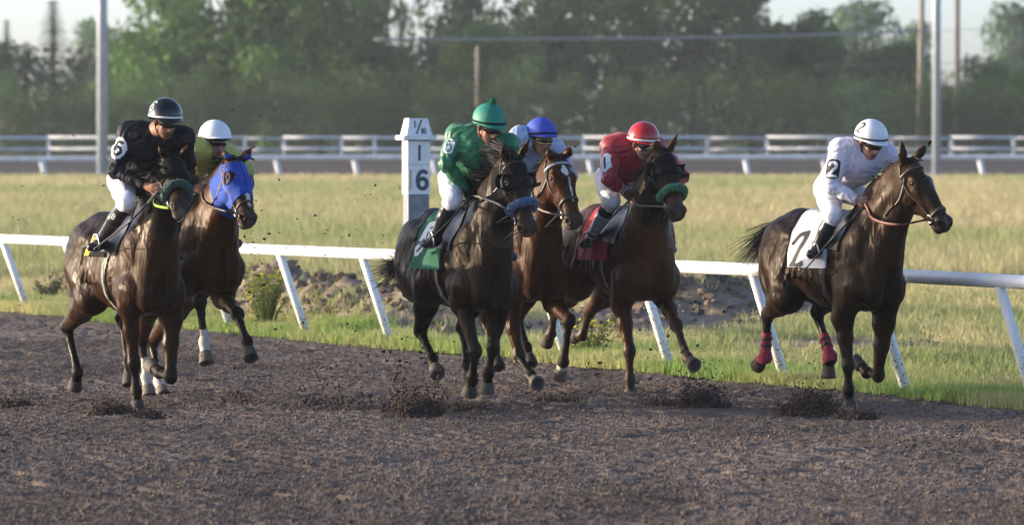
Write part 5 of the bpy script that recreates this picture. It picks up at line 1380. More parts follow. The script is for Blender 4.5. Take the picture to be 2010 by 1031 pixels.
    sw += [ell(lerp(chest, hip, .05), (.17, .185, .150), basis(unit(neck - hip), shoulders, unit(np.cross(unit(neck - hip), shoulders))), .06), cone(back, .150, chest, .155, .08), cone(back, .150, lerp(hip, back, .12), .140, .08)]
    sw += [cone(lerp(hip, back, .12) + np.array([0, -.05, 0]), .125, lerp(hip, back, .12) + np.array([0, .05, 0]), .125, .06), cone(J['shR'] * .5 + neck * .5, .085, J['shL'] * .5 + neck * .5, .085, .08), cone(neck + np.array([-.01, 0, -.03]), .082, neck + unit(hc - neck) * .025, .070, .03)]
    for q in 'RL':
        sh, el = J['sh' + q], J['el' + q]; wr = hands[q][4]; fe = lerp(el, wr, sp)
        sw += [cone(lerp(chest, sh, .45), .11, sh, .080, .07), cone(sh, .080, lerp(sh, el, .55), .069, .05), cone(lerp(sh, el, .55), .069, el, .058, .04), cone(el, .057, lerp(el, fe, .5), .051, .03), cone(lerp(el, fe, .5), .051, fe, .037, .02)]
    sd = cfg.get('seed', 1)
    def wr_(x, y, z):
        return (.0035 * np.sin(34 * x + 21 * z + 3 * np.sin(13 * y + sd) + 2 * np.sin(19 * z + sd * 2)) * (.6 + .4 * np.sin(9 * y + 7 * x + sd)) + .0032 * np.sin(61 * z - 37 * x + 4 * np.sin(17 * y + 11 * x)) + .002 * np.sin(90 * y + 70 * z + 3 * np.sin(31 * x)))
    def folds(V, Q, amp, k):
        N = vnormals(V, Q); w = .9 * (vnoise3(V * 5 + sd, 3) - .5)[:, None]; rg = 1 - np.abs(2 * fbm3(V * np.array([15, 7, 10]) @ np.array([[.8, 0, .6], [0, 1, 0], [-.6, 0, .8]]) + w * 4 + sd * 7, k) - 1)
        r2 = 1 - np.abs(2 * fbm3(V * np.array([26, 20, 14]) + w * 5 + sd * 3, k + 5) - 1)
        return V + N * (amp * (rg ** 2 - .6) + amp * .45 * (r2 ** 2 - .6))[:, None]
    Vs, Qs = skin(sw, .0100); Vs = folds(Vs, Qs, .016, 41); SB = bvh(Vs, Qs); Ns = vnormals(Vs, Qs)
    g1 = np.linalg.norm(Vs - hp(.0, 0, -.04), axis=1)
    silk = mk_mesh('silk_shirt', Vs, Qs, cfg['silk'], root)
    # collar, cuffs, sleeve marks
    for q in 'RL':
        el = J['el' + q]; wr = hands[q][4]; fe = lerp(el, wr, sp)
        if cfg.get('cuff'):
            for k, t_ in enumerate((-.02, -.055)):
                c = fe + unit(el - fe) * (-t_ - .01); b = MB(); ax = unit(fe - el); a1 = unit(np.cross(ax, [0, 0, 1])); a2 = np.cross(a1, ax)
                P = []; 
                for w in np.linspace(0, 6.2832, 22, endpoint=False):
                    d = math.cos(w) * a1 + math.sin(w) * a2; p, n_ = hit(SB, c + d * .15, -d, .2)
                    if p is not None: P.append((p + n_ * .001, n_))
                if len(P) > 8: b.ribbon(np.array([p for p, _ in P]), np.array([n_ for _, n_ in P]), .016, .004, close=True); b.build('cuff_stripe', cfg['cuff'], silk)
        b = MB(); ax = unit(wr - el); b.tube([fe - ax * .012, fe + ax * .012], .040, 14); b.build('cuff', cfg.get('cuffmat', cfg['silk']), silk)
    # breeches
    br = [cone(hip + np.array([0, -.05, -.01]), .108, hip + np.array([0, .05, -.01]), .108, .05), cone(hip, .12, lerp(hip, back, .3), .115, .05)]
    for q in 'RL':
        hj, kn, an = J['hj' + q], J['kn' + q], J['an' + q]
        br += [cone(hj, .105, lerp(hj, kn, .5), .088, .05), cone(lerp(hj, kn, .5), .088, kn + unit(kn - hj) * -.02, .074, .04), cone(kn, .072, lerp(kn, an, .16), .062, .03)]
    def wb(x, y, z): return .004 * np.sin(38 * x - 25 * z + 3 * np.sin(15 * y)) * np.sin(21 * z + 5 * y) + .0022 * np.sin(70 * z + 45 * x + 3 * np.sin(23 * y))
    Vb, Qb = skin(br, .0105); Vb = folds(Vb, Qb, .010, 61); mk_mesh('breeches', Vb, Qb, cfg.get('breeches', M_white_cloth), root)
    for q in 'RL':
        kn, an, toe = J['kn' + q], J['an' + q], J['to' + q]; s = -1 if q == 'R' else 1
        k2 = lerp(kn, an, cfg.get('boottop', .24)); bt = [cone(k2, .066, lerp(kn, an, .48), .062, .02), cone(lerp(kn, an, .48), .062, an, .045, .02), cone(an, .046, an + np.array([-.012, 0, -.045]), .042, .02), cone(an + np.array([-.015, 0, -.045]), .042, toe, .036, .03)]
        Vt, Qt = skin(bt, .0095); bo = mk_mesh('boot', Vt, Qt, cfg.get('boot', M_boot), root)
        if cfg.get('bootfoot'):
            Vf, Qf = skin([cone(an + np.array([-.012, 0, -.03]), .049, an + np.array([-.012, 0, -.045]), .046, .02), cone(an + np.array([-.015, 0, -.045]), .045, toe, .039, .03)], .0095); mk_mesh('foot', Vf, Qf, cfg['bootfoot'], bo)
        b = MB(); sdn = unit(np.cross(unit(toe - an), np.array([0, 1., 0]))); 
        heel = an + np.array([-.035, 0, -.082]); tt = toe + np.array([.01, 0, -.030]); b.ribbon(curve([heel, lerp(heel, tt, .5), tt], 8), np.tile([0, 0, -1.], (8, 1)), [.05, .06, .062, .064, .068, .07, .066, .045], .012); b.build('sole', M_sole, bo)
        if cfg.get('sock', True):
            Vt, Qt = skin([cone(lerp(kn, an, .15), .0655, lerp(kn, an, cfg.get('boottop', .24) + .04), .0645, .01)], .0095); mk_mesh('sock', Vt, Qt, cfg.get('sockmat', M_sock), root)
        if q == 'R' and cfg.get('bootmark'):
            m = lerp(kn, an, .40); nrm = fr.vec((-.35, -1, 0)); BB = bvh(Vt if False else skin(bt, .0095)[0], Qt if False else skin(bt, .0095)[1])
            patch(BB, m, nrm, unit(kn - an), .06, .07, lambda x, y: np.where(glyph('B', x, y, 0, 0, .05, .1) < 0, 0, -1), 'letter', [M_bootmark], bo, .003, 26, 30)
    # helmet: shell, peak, band
    hu = unit(u * .97 + f * cfg.get('helmtilt', -.10)); hf_ = unit(f - (f @ hu) * hu); hl = np.cross(hu, hf_); hcn = hp(-.008, 0, .045)
    rx, ry, rz_ = cfg.get('helm', (.150, .132, .138)); rows = []; nph = 40; th_ = list(np.linspace(0, 1, 16))
    def hpt(az, el_, k=1.0, push=0.): return hcn + (rx * k + push) * math.cos(az) * math.cos(el_) * hf_ + (ry * k + push) * math.sin(az) * math.cos(el_) * hl + (rz_ * k + push) * math.sin(el_) * hu
    low = lambda az: R(-6) - R(17) * (.5 - .5 * math.cos(az)) 
    for i in range(nph):
        az = 2 * math.pi * i / nph; row = [hpt(az, R(89.5) + (low(az) - R(89.5)) * t_) for t_ in th_] + [hpt(az, low(az), .96), hpt(az, low(az) * .5, .90), hpt(az, R(40), .88)]
        rows.append(row)
    rows = np.array(rows); b = MB(); b.grid(rows.reshape(-1, 3), nph, rows.shape[1], closeu=True); 
    hel = b.build('helmet', cfg['cap'], root)
    HB = BVHTree.FromPolygons([Vector(v) for v in rows.reshape(-1, 3)], [(i * 19 + j, ((i + 1) % nph) * 19 + j, ((i + 1) % nph) * 19 + j + 1, i * 19 + j + 1) for i in range(nph) for j in range(15)])
    b = MB(); pk = []; 
    for az in np.linspace(-1.15, 1.15, 21):
        c = math.cos(az / 1.15 * math.pi / 2); e0 = low(az) + R(5); base = hpt(az, e0, .99); out = hpt(az, e0, 1.0) + (hf_ * .042 - hu * .012) * c
        pk.append([base, lerp(base, out, .5) + hu * .006 * c, out, out - hu * .006, lerp(base, out, .5) - hu * .004, hpt(az, e0 - R(4), .98)])
    b.grid(np.array(pk).reshape(-1, 3), 21, 6); b.build('peak', cfg.get('peakmat', cfg['cap']), hel)
    if cfg.get('band'):
        P = [hpt(az, low(az) + R(11)) for az in np.linspace(0, 6.2832, 44, endpoint=False)]; N = [unit(p - hcn) for p in P]; b = MB(); b.ribbon(P, N, cfg.get('bandw', .018), .004, close=True); b.build('band', cfg['band'], hel)
    if cfg.get('pompom'):
        b = MB(); c = hcn + hu * (rz_ + .022)
        for i in range(900):
            d = unit(RNG.normal(size=3)); e = unit(np.cross(d, RNG.normal(size=3))) * .005; b.add([c + d * .012 - e, c + d * .012 + e, c + d * (.030 + .006 * RNG.random())], None, [(0, 1, 2)])
        b2 = bmesh.new(); bmesh.ops.create_icosphere(b2, subdivisions=3, radius=.027); Vp = np.array([v.co[:] for v in b2.verts]); Fp = np.array([[v.index for v in p.verts] for p in b2.faces]); b2.free(); b.add(Vp * (1 + .1 * RNG.random((len(Vp), 1))) + c, None, Fp)
        b.build('pompom', cfg['pompom'], hel)
        b = MB(); 
        for k in range(4):
            az = R(45 + 90 * k); P = [hpt(az, R(88) + (low(az) - R(88)) * t_) for t_ in np.linspace(0, .95, 14)]; b.ribbon(P, [unit(p - hcn) for p in P], .004, .002)
        b.build('cap_seam', cfg['cap'], hel)
    if cfg.get('capnum'):
        ch, az, m = cfg['capnum']; d = math.cos(R(az)) * hf_ * .85 + math.sin(R(az)) * hl * .85 + .55 * hu; patch(HB, hcn, unit(d), hu, .11, .12, lambda x, y: np.where(glyph(ch, x, y, 0, 0, .085, .09) < 0, 0, -1), 'cap_number', [m], hel, .003, 36, 40)
    # goggles with strap, chin strap
    b = MB(); G = []
    for y in np.linspace(-1, 1, 21):
        a = y * R(68); x = .104 * math.cos(a) + .006; yy = .080 * math.sin(a); hh = .026 * (1 - .45 * abs(y) ** 3) * (1 - .28 * math.exp(-(y / .12) ** 2)); zc = .004
        G.append([hp(x * .90, yy * .95, zc - hh * 1.05), hp(x + .010, yy * 1.05, zc - hh), hp(x + .020, yy * 1.10, zc - hh * .45), hp(x + .021, yy * 1.10, zc + hh * .4), hp(x + .010, yy * 1.05, zc + hh), hp(x * .90, yy * .95, zc + hh * 1.05)])
    b.grid(np.array(G).reshape(-1, 3), 21, 6); go = b.build('goggles', M_lens, root)
    b = MB(); fram = []
    P = [np.array(g[1]) for g in G] + [np.array(g[4]) for g in G[::-1]]; b.tube(P + [P[0]], .0042, 6); b.build('goggle_frame', cfg.get('gogframe', M_blackcloth), go)
    b = MB()
    for s in (-1, 1):
        P = curve([hp(.055, .086 * s, .004), hp(.0, .104 * s, .020), hp(-.05, .112 * s, .035)], 8); b.ribbon(P, [unit(p - hc) for p in P], .018, .003)
    b.build('goggle_strap', M_blackcloth, go)
    b = MB(); P = curve([hp(.01, .098, .0), hp(.022, .076, -.07), hp(.045, .040, -.120), hp(.052, 0, -.138), hp(.045, -.040, -.120), hp(.022, -.076, -.07), hp(.01, -.098, .0)], 26); b.ribbon(P, [unit(p - hp(0, 0, -.04)) for p in P], .015, .003); b.build('chin_strap', M_blackcloth, root)
    # sleeve number
    if cfg.get('sleeve_number'):
        ch, bgm, fgm, w_, h_, shape, at_, nv = cfg['sleeve_number']; c = lerp(J['shR'], J['elR'], at_); nrm = unit(fr.vec(nv)); up = unit(J['shR'] - J['elR'])
        if cfg.get('numup') is not None: up = unit(fr.vec(cfg['numup']))
        def fn(x, y):
            r = np.where(shape(x / (w_ / 2), y / (h_ / 2)), 0, -1); g = glyph(ch, x, y, 0, 0, h_ * cfg.get('numsize', .62), cfg.get('numwt', .085)); return np.where((g < 0) & (r >= 0), 1, r)
        patch(SB, c, nrm, up, w_, h_, fn, 'sleeve_number', [bgm, fgm], silk, .004, 60, 72)
    # stirrups hang from the saddle: part of the horse's tack
    for q in 'RL':
        an, toe = J['an' + q], J['to' + q]; s = -1 if q == 'R' else 1; bse = lerp(an + np.array([-.015, 0, -.05]), toe, .55); ax = unit(np.cross(unit(toe - an), [0, 0, 1])); 
        b = MB(); P = [bse + ax * .058 * math.cos(w) + np.array([0, 0, 1]) * (.095 * max(math.sin(w), -.42)) for w in np.linspace(0, 6.2832, 26)]; b.tube(P, .0065, 6, cap=False); st = b.build('stirrup', M_iron, H.root)
        top = H.T(.16, .24 * s, 1.40); P = curve([bse + np.array([0, 0, .095]), lerp(bse, top, .5) + np.array([0, .03 * s, 0]), top], 12); b = MB(); b.ribbon(P, np.tile([0, s, 0.], (12, 1)), .020, .005); b.build('stirrup_leather', M_blackleather, H.root)
    H.hands = hands; H.rider = root; H.J = J
    return root
M_bootmark = mat('boot_letter', (.35, .37, .38), rough=.6)

def whip(H, p0, p1, p2, label, handle=.22, m=None):
    """stick from the hand (p0) through p1 to the tip p2"""
    P = curve([p0, p1, p2], 14); root = thing('riding_whip', label, 'whip', tuple(H.fr.O), H.fr.rz, 'riding whips')
    b = MB(); b.tube(P, np.linspace(.009, .006, 14), 7); b.build('shaft', M_stick, root)
    b = MB(); L = lerp(p0, P[3], 1); b.tube([p0 - unit(P[1] - P[0]) * .05, p0, P[1], P[2], P[3]], [.012, .012, .0115, .011, .010], 8); b.build('handle', m or M_handle, root)
    b = MB(); t = unit(P[-1] - P[-3]); b.ribbon([P[-1] - t * .02, P[-1] + t * .05, P[-1] + t * .12], np.tile(np.array([0, -1., .2]), (3, 1)), [.014, .03, .028], .005); b.build('popper', M_blackleather, root)

# ------------------------------------------------------------------ tack and riders of each horse
M_green_fleece = fleece('fleece_dark_green', (.018, .060, .045)); M_blue_fleece = fleece('fleece_blue', (.050, .115, .22)); M_bright_fleece = fleece('fleece_green', (.03, .17, .055))
def silk(name, c, c2=None, scale=5, var=.12, rough=.55): return mat(name, c, rough=rough, var=var, scale=scale, bump=.5, bscale=30, col2=c2, sheen=.15)
S_black = mat('black_silk', (.006, .007, .012), rough=.6, var=.2, scale=5, bump=.5, bscale=30, spec=.2); S_yellow = silk('yellow_silk', (.38, .38, .07)); S_green = silk('green_silk', (.012, .155, .062), rough=.45)
S_blue = silk('light_blue_silk', (.27, .35, .55), (.42, .50, .68), 30); S_red = silk('red_silk', (.33, .012, .024), rough=.45); S_white = silk('white_silk', (.62, .58, .66))
def cap(name, c, rough=.3): return mat(name, c, rough=rough, var=.05, scale=6, bump=.03, bscale=40)
C_black = cap('black_helmet', (.004, .0045, .006), .10); C_white = cap('white_helmet', (.70, .71, .75), .5); C_green = cap('green_cap', (.010, .20, .135), .6); C_blue = cap('blue_cap', (.030, .065, .40), .65); C_red = cap('red_helmet', (.38, .018, .022), .16); C_whiteS = cap('white_helmet_gloss', (.72, .73, .76), .35)
M_lime = mat('lime_web', (.28, .55, .04), rough=.7, var=.15); M_yellowpatch = mat('yellow_patch', (.75, .48, .02), rough=.8); M_greencloth = mat('green_cloth', (.010, .115, .06), rough=.85, var=.15, scale=8, bump=.15)
M_redcloth = mat('red_cloth', (.38, .018, .035), rough=.85, var=.15, scale=8, bump=.15); M_navy = mat('navy_cloth', (.018, .024, .055), rough=.85, var=.2, scale=8, bump=.15); M_whitecloth = mat('white_saddle_cloth', (.56, .55, .58), rough=.85, var=.06, scale=8, bump=.15); M_wrap = mat('red_leg_bandage', (.26, .025, .05), rough=.9, var=.3, scale=35, bump=.3)
M_blacktape = mat('black_tape', (.02, .02, .022), rough=.7); M_gold = mat('rein_gold', (.55, .42, .12), rough=.6)
oval = lambda x, y: x * x + y * y < 1
squarish = lambda x, y: np.abs(x) ** 4 + np.abs(y) ** 4 < 1
hexa = lambda x, y: (np.abs(x) < .95) & (np.abs(x) * .55 + np.abs(y) < 1.12)
def saddle(H, m=M_blackleather, x0=-.02):
    b, G = cloth_on_back(H, 'saddle', m, x0, x0 + .34, 62, .026, 18, 40, skew=.05)
    # raised pommel and cantle on top of the flaps
    V, Q = skin([cone(H.T(x0 + .06, 0, 1.555), .05, H.T(x0 + .32, 0, 1.600), .042, .05), cone(H.T(x0 + .02, -.07, 1.55), .035, H.T(x0 + .02, .07, 1.55), .035, .05)], .011); o = mk_mesh('seat', V, Q, m, b)
def number_cloth(H, m, ink, ch, xr=-.46, xf=.12, phi=88, size=.26, inkw=.1, cx=.34, cy=None, extra=None, skew=.12, flare=.03):
    o, G = cloth_on_back(H, 'saddle_cloth', m, xr, xf, phi, .013, 26, 70, skew=skew, flare=flare)
    if ch is not None:
        me = o.data; B = BVHTree.FromPolygons([v.co for v in me.vertices], [tuple(p.vertices) for p in me.polygons])
        n0, n1 = G.shape[:2]; cy = .20 if cy is None else cy
        c = G[int(cy * (n0 - 1)), int(cx * (n1 - 1))]; e = unit(G[int(cy * (n0 - 1)) + 4, int(cx * (n1 - 1))] - c); nrm = unit(np.cross(G[int(cy * (n0 - 1)), int(cx * (n1 - 1)) + 2] - c, e)); nrm = nrm if nrm[1] < 0 else -nrm
        patch(B, c, nrm, e, size * .85, size * 1.1, lambda x, y: np.where(glyph(ch, x, y, 0, 0, size, inkw) < 0, 0, -1), 'cloth_number', [ink], o, .004, 60, 70)
    return o
def text_on(H, txt, m, size=.022, name='lettering', parent=None):
    """words worked into the browband"""
    P, N = H.brow; cu = bpy.data.curves.new('t', 'FONT'); cu.body = txt; cu.size = size; cu.align_x = 'CENTER'; cu.align_y = 'CENTER'; cu.resolution_u = 2
    t = bpy.data.objects.new('t', cu); COL.objects.link(t); bpy.context.view_layer.update(); dg = bpy.context.evaluated_depsgraph_get(); me = bpy.data.meshes.new_from_object(t.evaluated_get(dg)); bpy.data.objects.remove(t)
    bm_ = bmesh.new(); bm_.from_mesh(me); bmesh.ops.triangulate(bm_, faces=bm_.faces[:]); bm_.verts.ensure_lookup_table()
    S = np.concatenate([[0], np.cumsum(np.linalg.norm(np.diff(P, axis=0), axis=1))]); mid = S[-1] / 2; V = []
    for v in bm_.verts:
        s_ = mid + v.co.x * H.txtdir; p = np.array([np.interp(s_, S, P[:, k]) for k in range(3)]); n_ = np.array([np.interp(s_, S, N[:, k]) for k in range(3)]); V.append(p + n_ * .0085 - H.e[0] * v.co.y)
    F = np.array([[v.index for v in p.verts] for p in bm_.faces]); bm_.free(); return mk_mesh(name, np.array(V), F, m, parent or H.root, False)

# --- number six
H = HS['six']; fr = H.fr
hood(H, M_blackcloth, x1=.26); bridle(H, M_blackleather, roll=M_green_fleece, blink=True, brow=False)
number_cloth(H, M_blackcloth, M_yellowpatch, '6', xr=-.42, xf=.10, phi=70, size=.20, cx=.25, cy=.12, inkw=.16); saddle(H)
body_ring(H, .22, .10, .085, .006, M_blackleather, 'girth', stripe=M_stripe)
rider(H, dict(label='rider in black with white number 6 sleeve patch and glossy black white-rimmed helmet', head=(324, 236, .0), shR=(252, 262, -.19), shL=(361, 270, .19), elR=(226, 335, -.31), haR=(304, 373, -.08), haL=(.70, .06, 1.72, 0),
    hip=(258, 350, -.06), knR=(250, 396, -.26), knL=(.42, .25, 1.60, 0), anR=(200, 468, -.31), anL=(.02, .32, 1.30, 0), toeR=(.02, -.10, -.07), yaw=30, nod=-20, silk=S_black, cap=C_black, band=M_num, peakmat=C_black, capnum=('6', -98, M_bootmark), sleeve=.80, skin=(.33, .155, .10), stubble=True, bootmark=True, boottop=.20,
    sleeve_number=('6', M_num, M_ink, .135, .185, oval, .42, (-.42, -.90, .12)), numwt=.11, seed=1))
reins(H, M_blackleather, [H.hands['R'][0], H.hands['L'][0]], sag=.02)
b = MB(); P = curve([H.bit[0], fr.P(330, 408, -.10), fr.P(304, 402, -.12), fr.P(303, 385, -.10)], 20)
b.ribbon(P, [near(H.B, p)[1] for p in P], .022, .007); b.build('neck_web', M_lime, H.root)
whip(H, H.hands['R'][0], fr.P(258, 432, -.42), fr.P(186, 488, -.40), 'whip with pale handle held by the rider in black')

# --- blue hood
H = HS['yellow']; fr = H.fr
hood(H, M_bluehood, 'blue_hood', x1=.34, eyeholes=.050, low=-.24, nose_cut=.6); bridle(H, M_brownleather, brow=False, nosex=.42)
number_cloth(H, M_navy, None, None); saddle(H); body_ring(H, .22, .10, .085, .006, M_blackleather, 'girth')
rider(H, dict(label='rider in yellow with plain white helmet, half hidden behind the black clad rider', head=(422, 278, .0), shR=(384, 290, -.19), shL=(448, 306, .17), haR=(396, 374, -.10), haL=(.62, .08, 1.74, 0), hip=(350, 345, -.0), yaw=26, nod=-6, silk=S_yellow, cap=C_white, peakmat=C_white, sleeve=.9, skin=(.36, .17, .12), seed=2))
reins(H, M_brownleather, [H.hands['R'][0], H.hands['L'][0]], extra=[fr.P(440, 414, -.12), fr.P(405, 400, -.13)])

# --- number five
H = HS['five']; fr = H.fr
hood(H, M_blackcloth, x1=.25); bridle(H, M_blackleather, roll=M_blue_fleece, blink=True, brow=False)
num5 = number_cloth(H, M_greencloth, M_num, '5', xr=-.46, xf=.14, phi=94, size=.30, cx=.30, cy=.27, inkw=.16); saddle(H)
body_ring(H, .22, .12, .085, .006, M_blackleather, 'girth', stripe=M_stripe)
rider(H, dict(label='rider in green with green pompom cap and white number 5 on the sleeve', head=(959, 246, .0), shR=(896, 266, -.19), shL=(1000, 284, .18), elR=(876, 322, -.30), haR=(921, 380, -.09), haL=(.62, .06, 1.70, 0), hip=(908, 346, -.06), knR=(888, 394, -.26), knL=(.42, .25, 1.60, 0),
    anR=(856, 462, -.32), anL=(.04, .32, 1.30, 0), toeR=(.02, -.10, -.07), yaw=30, nod=-24, silk=S_green, cap=C_green, band=M_blackcloth, bandw=.015, pompom=mat('pompom_wool', (.012, .19, .07), rough=.95, var=.3, scale=60), sleeve=.97, gloves=True, skin=(.36, .17, .12), stubble=True,
    sleeve_number=('5', M_num, S_green, .085, .125, squarish, .42, (-.32, -.93, .15)), numsize=.72, numwt=.07, seed=3))
reins(H, M_greyleather, [H.hands['R'][0], H.hands['L'][0]], extra=[fr.P(985, 405, -.13), fr.P(945, 388, -.14)])
whip(H, H.hands['R'][0], fr.P(884, 432, -.42), fr.P(826, 486, -.42), 'black whip held by the rider in green', m=M_greyleather)

# --- white star
H = HS['bay']; fr = H.fr; H.txtdir = 1.
bridle(H, M_blackleather, browmat=M_lightband, nosex=.37); text_on(H, 'MITCHELL', M_whitetext)
number_cloth(H, M_navy, None, None); saddle(H); body_ring(H, .22, .10, .085, .006, M_blackleather, 'girth')
rider(H, dict(label='rider in light blue with plain blue cap, half hidden behind the green clad rider', head=(1062, 272, .0), shR=(1018, 268, -.19), shL=(1090, 294, .18), haR=(1046, 378, -.10), haL=(.62, .08, 1.72, 0), hip=(985, 345, -.02), yaw=30, nod=-10, silk=S_blue, cap=C_blue, band=M_blackcloth, bandw=.015, sleeve=.95, skin=(.24, .11, .065), gogframe=M_gold, seed=4))
reins(H, M_tanrubber, [H.hands['R'][0], H.hands['L'][0]], extra=[fr.P(1078, 418, -.12), fr.P(1050, 404, -.13)])

# --- number one
H = HS['red']; fr = H.fr
hood(H, M_blackcloth, x1=.235); bridle(H, M_blackleather, roll=M_bright_fleece, blink=True, brow=False)
number_cloth(H, M_redcloth, M_num, None, xr=-.46, xf=.14, phi=92); saddle(H); body_ring(H, .22, .12, .085, .006, M_blackleather, 'girth', stripe=M_stripe)
rider(H, dict(label='rider in red with glossy red helmet, white rim and white sleeve cuffs', head=(1262, 280, -.04), shR=(1199, 288, -.24), shL=(1288, 290, .12), elR=(1195, 352, -.35), haR=(1234, 384, -.12), haL=(.58, .04, 1.70, 0), hip=(1212, 346, -.10), knR=(1200, 396, -.27), knL=(.40, .24, 1.60, 0),
    anR=(1162, 462, -.32), anL=(0, .32, 1.30, 0), toeR=(.03, -.09, -.075), yaw=30, nod=-22, silk=S_red, cap=C_red, band=M_num, peakmat=C_red, sleeve=.84, cuff=M_num, skin=(.34, .17, .12), boot=M_bootwhite, bootfoot=M_boot, boottop=.36,
    sleeve_number=('1', M_num, mat('number_navy', (.03, .03, .06), rough=.8), .115, .180, hexa, .52, (-.50, -.85, .12)), numsize=.55, numwt=.10, seed=5))
reins(H, M_tanrubber, [H.hands['R'][0], H.hands['L'][0]], extra=[fr.P(1290, 405, -.12), fr.P(1252, 402, -.14)])
whip(H, H.hands['R'][0], fr.P(1192, 436, -.40), fr.P(1148, 492, -.42), 'thin black whip held by the rider in red')

# --- number two
H = HS['two']; fr = H.fr
bridle(H, M_brownleather, nosex=.44)
number_cloth(H, M_whitecloth, M_ink, '2', xr=-.46, xf=.13, phi=92, size=.32, cx=.30, cy=.15, inkw=.105); saddle(H)
body_ring(H, .22, .14, .085, .006, M_blackleather, 'girth')
for nm in ('RH', 'LH'):
    up, Fk, Hf, pv, bk2, cv = H.legs[nm]; t = (H.V - Fk) @ (-cv); dd = np.linalg.norm(H.V - Fk + t[:, None] * cv, axis=1)
    g = np.minimum(np.minimum(.215 - t, t + .045), .10 - dd); Vw, Tw = shell(H.V, H.Q, H.N, g, .008, .003); wp = mk_mesh('leg_bandage', Vw, Tw, M_wrap, H.root)
    for t0 in (.105, .165):
        g = np.minimum(.011 - np.abs(t - t0), .10 - dd); Vw, Tw = shell(H.V, H.Q, H.N, g, .013, .003)
        if len(Vw): mk_mesh('tape', Vw, Tw, M_blacktape, wp)
rider(H, dict(label='rider in white with black number 2 sleeve patch and white black-banded helmet', head=(1708, 277, .0), shR=(1648, 294, -.19), shL=(1742, 306, .18), elR=(1632, 366, -.30), haR=(1696, 398, -.10), haL=(1716, 376, .05), hip=(1642, 366, -.06), knR=(1636, 424, -.27), knL=(.34, .25, 1.52, 0),
    anR=(1606, 482, -.32), anL=(.06, .33, 1.26, 0), toeR=(.03, -.09, -.07), yaw=30, nod=-26, silk=S_white, cap=C_whiteS, band=M_blackcloth, bandw=.014, capnum=('2', -96, M_ink), sleeve=.90, skin=(.36, .19, .135), sockmat=M_white_cloth, boottop=.22,
    sleeve_number=('2', M_ink, M_num, .120, .165, squarish, .55, (-.36, -.92, .12)), numsize=.70, numwt=.10, seed=6))
reins(H, M_redleather, [H.hands['R'][0], H.hands['L'][0]], extra=[fr.P(1760, 441, -.12), fr.P(1712, 428, -.14)], w=.024)
whip(H, H.hands['R'][0], fr.P(1640, 462, -.44), fr.P(1580, 530, -.42), 'long black whip held by the rider in white', m=M_blackleather)

# ================================================================== DIRT KICKED UP BY THE HOOVES
def spray(px, py, D, w, h, n, label_kind='stuff', lean=0., smin=.004, smax=.022, core=.5):
    """a burst of soil: dense heap at the ground thinning upward into single clods"""
    c = at(px, py, D); c[2] = 0
    r = RNG.normal(size=(n, 3)); z = np.abs(RNG.normal(size=n)) ** 1.25 * h * .42
    k = RNG.random(n) < core; z[k] *= .28
    X = c[0] + r[:, 0] * w * .34 * (1 + .5 * z / h) + lean * z; Y = c[1] + r[:, 1] * w * .45
    S = smin + (smax - smin) * RNG.random(n) ** 3
    Z = dirt_height(X, Y) + z + S * .4
    return np.stack([X, Y, Z], 1), S
def heap(px, py, D, rx, h, name='thrown_soil'):
    c = at(px, py, D); n = 40; xs = np.linspace(-1.25, 1.25, n); X, Y = np.meshgrid(xs, xs, indexing='ij')
    wx, wy = c[0] + X * rx, c[1] + Y * rx * .9; d = np.hypot(X, Y) + .25 * (fbm2(X * 2.2 + px, Y * 2.2, 5) - .5)
    Z = dirt_height(wx, wy) + h * np.clip(1 - d * d, -.4, 1) * (.55 + .9 * fbm2(X * 3 + px, Y * 3, 8)) + .03 * (fbm2(X * 14, Y * 14 + px, 9) - .5) - .012
    V = np.stack([wx, wy, Z], -1).reshape(-1, 3); b = MB(); b.grid(V, n, n, c=(.078, .057, .047)); tag(b.build(name, M_dirt, attr='tint'), None, None, kind='stuff')
DC = (.074, .054, .044)
for px, py, w, h in ((1590, 812, .20, .16), (1680, 824, .15, .06), (818, 822, .22, .08), (222, 812, .18, .06), (287, 824, .13, .05), (1360, 795, .20, .07)):
    heap(px, py, ground_depth(py), w, h)
def puff(px, py, w, h, n, smax=.012, pw=1.0):
    """dome of thrown crumbs, thick at the foot and ragged at the top"""
    c = at(px, py, ground_depth(py)); a = RNG.random(n) * 6.28; t = RNG.random(n) ** pw; top = h * (.35 + .65 * RNG.random(n)) * (1 + .5 * np.sin(a * 3 + px))
    q = w * .5 * (.25 + .75 * RNG.random(n) ** .7) * (1 - .35 * t); z = top * t * np.clip(1.15 - q / (w * .55), .1, 1)
    X = c[0] + q * np.cos(a) + .06 * RNG.normal(size=n) * t; Y = c[1] + q * np.sin(a)
    S = .0025 + (smax * 1.5 - .0025) * RNG.random(n) ** 6
    return np.stack([X, Y, dirt_height(X, Y) + z], 1), S
P = []; S = []
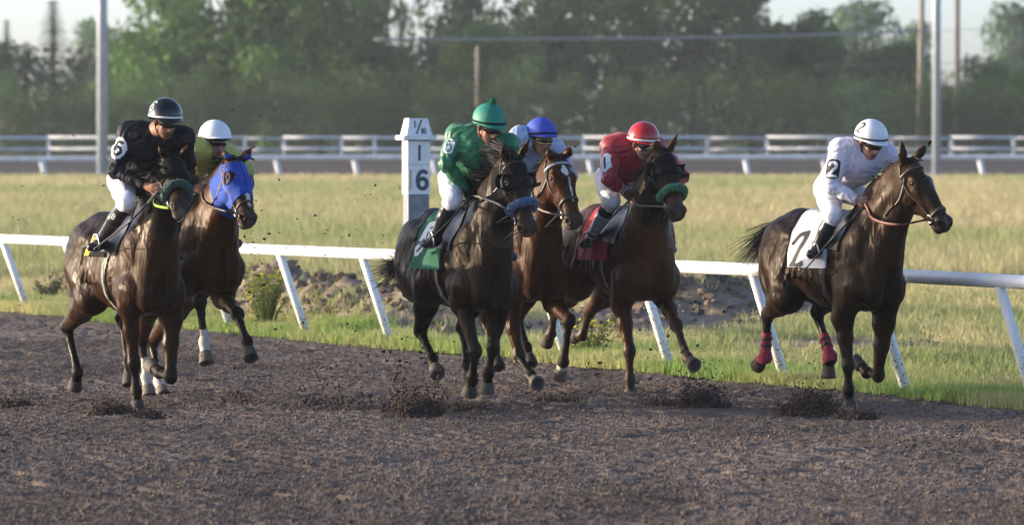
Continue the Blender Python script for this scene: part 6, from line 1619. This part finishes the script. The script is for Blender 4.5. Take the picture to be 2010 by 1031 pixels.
for a in ((1592, 816, .54, .24, 9000, .009), (1600, 812, .4, .5, 350, .008), (1560, 814, .3, .12, 2000, .010), (1682, 824, .34, .11, 4000, .009), (818, 822, .42, .22, 7500, .009), (800, 814, .5, .55, 1700, .011), (870, 806, .35, .40, 260, .014), (655, 806, .75, .30, 700, .012), (222, 814, .40, .13, 4500, .010), (287, 824, .28, .10, 2500, .009), (30, 796, .30, .10, 700, .010),
          (1375, 800, .46, .22, 4000, .010), (1385, 800, .5, .42, 1300, .010), (1290, 796, .4, .10, 900, .009), (930, 808, .4, .10, 600, .010), (1090, 792, .5, .10, 700, .010), (460, 790, .35, .2, 200, .016)):
    p, s_ = puff(*a); P.append(p); S.append(s_)
lumps('kicked_up_dirt', np.concatenate(P), np.concatenate(S), DC, flatz=.9, jit=.5)
# single clods hanging in the air behind the leaders
P = []; S = []
for n, x0, x1, y0, y1, D0, D1, s0, s1 in ((230, 0, 560, 210, 720, 45, 49, .003, .010), (130, 470, 800, 330, 760, 45.5, 50, .004, .014), (90, 1150, 1430, 560, 790, 46, 49.5, .005, .022), (60, 780, 1020, 640, 800, 45.6, 48, .005, .018), (40, 30, 640, 20, 330, 46, 50, .003, .006), (40, 480, 520, 440, 640, 46, 49, .004, .016), (60, 700, 960, 690, 800, 45, 47, .006, .020), (26, 1500, 1680, 700, 800, 46, 47, .003, .007)):
    for i in range(n):
        px, py = x0 + (x1 - x0) * RNG.random(), y0 + (y1 - y0) * RNG.random(); P.append(at(px, py, D0 + (D1 - D0) * RNG.random())); S.append(s0 + (s1 - s0) * RNG.random() ** 3)
P = np.array(P); S = np.array(S); k = P[:, 2] > .03
lumps('flying_clods', P[k], S[k], (.045, .033, .028), flatz=.75, jit=.5)

# ------------------------------------------------------------------ warm evening air: faint even haze
def haze():
    m = bpy.data.materials.new('haze_air'); m.use_nodes = True; n = m.node_tree.nodes; n.clear()
    o = n.new('ShaderNodeOutputMaterial'); v = n.new('ShaderNodeVolumePrincipled'); v.inputs['Density'].default_value = HAZE; v.inputs['Color'].default_value = (.80, .86, .90, 1); v.inputs['Anisotropy'].default_value = .2
    m.node_tree.links.new(v.outputs[0], o.inputs['Volume'])
    b = MB(); b.box((-210, -25, -1.2), (210, 520, 24)); h = b.build('haze', m, None, False); tag(h, None, None, kind='stuff')
HAZE = .00020
haze()
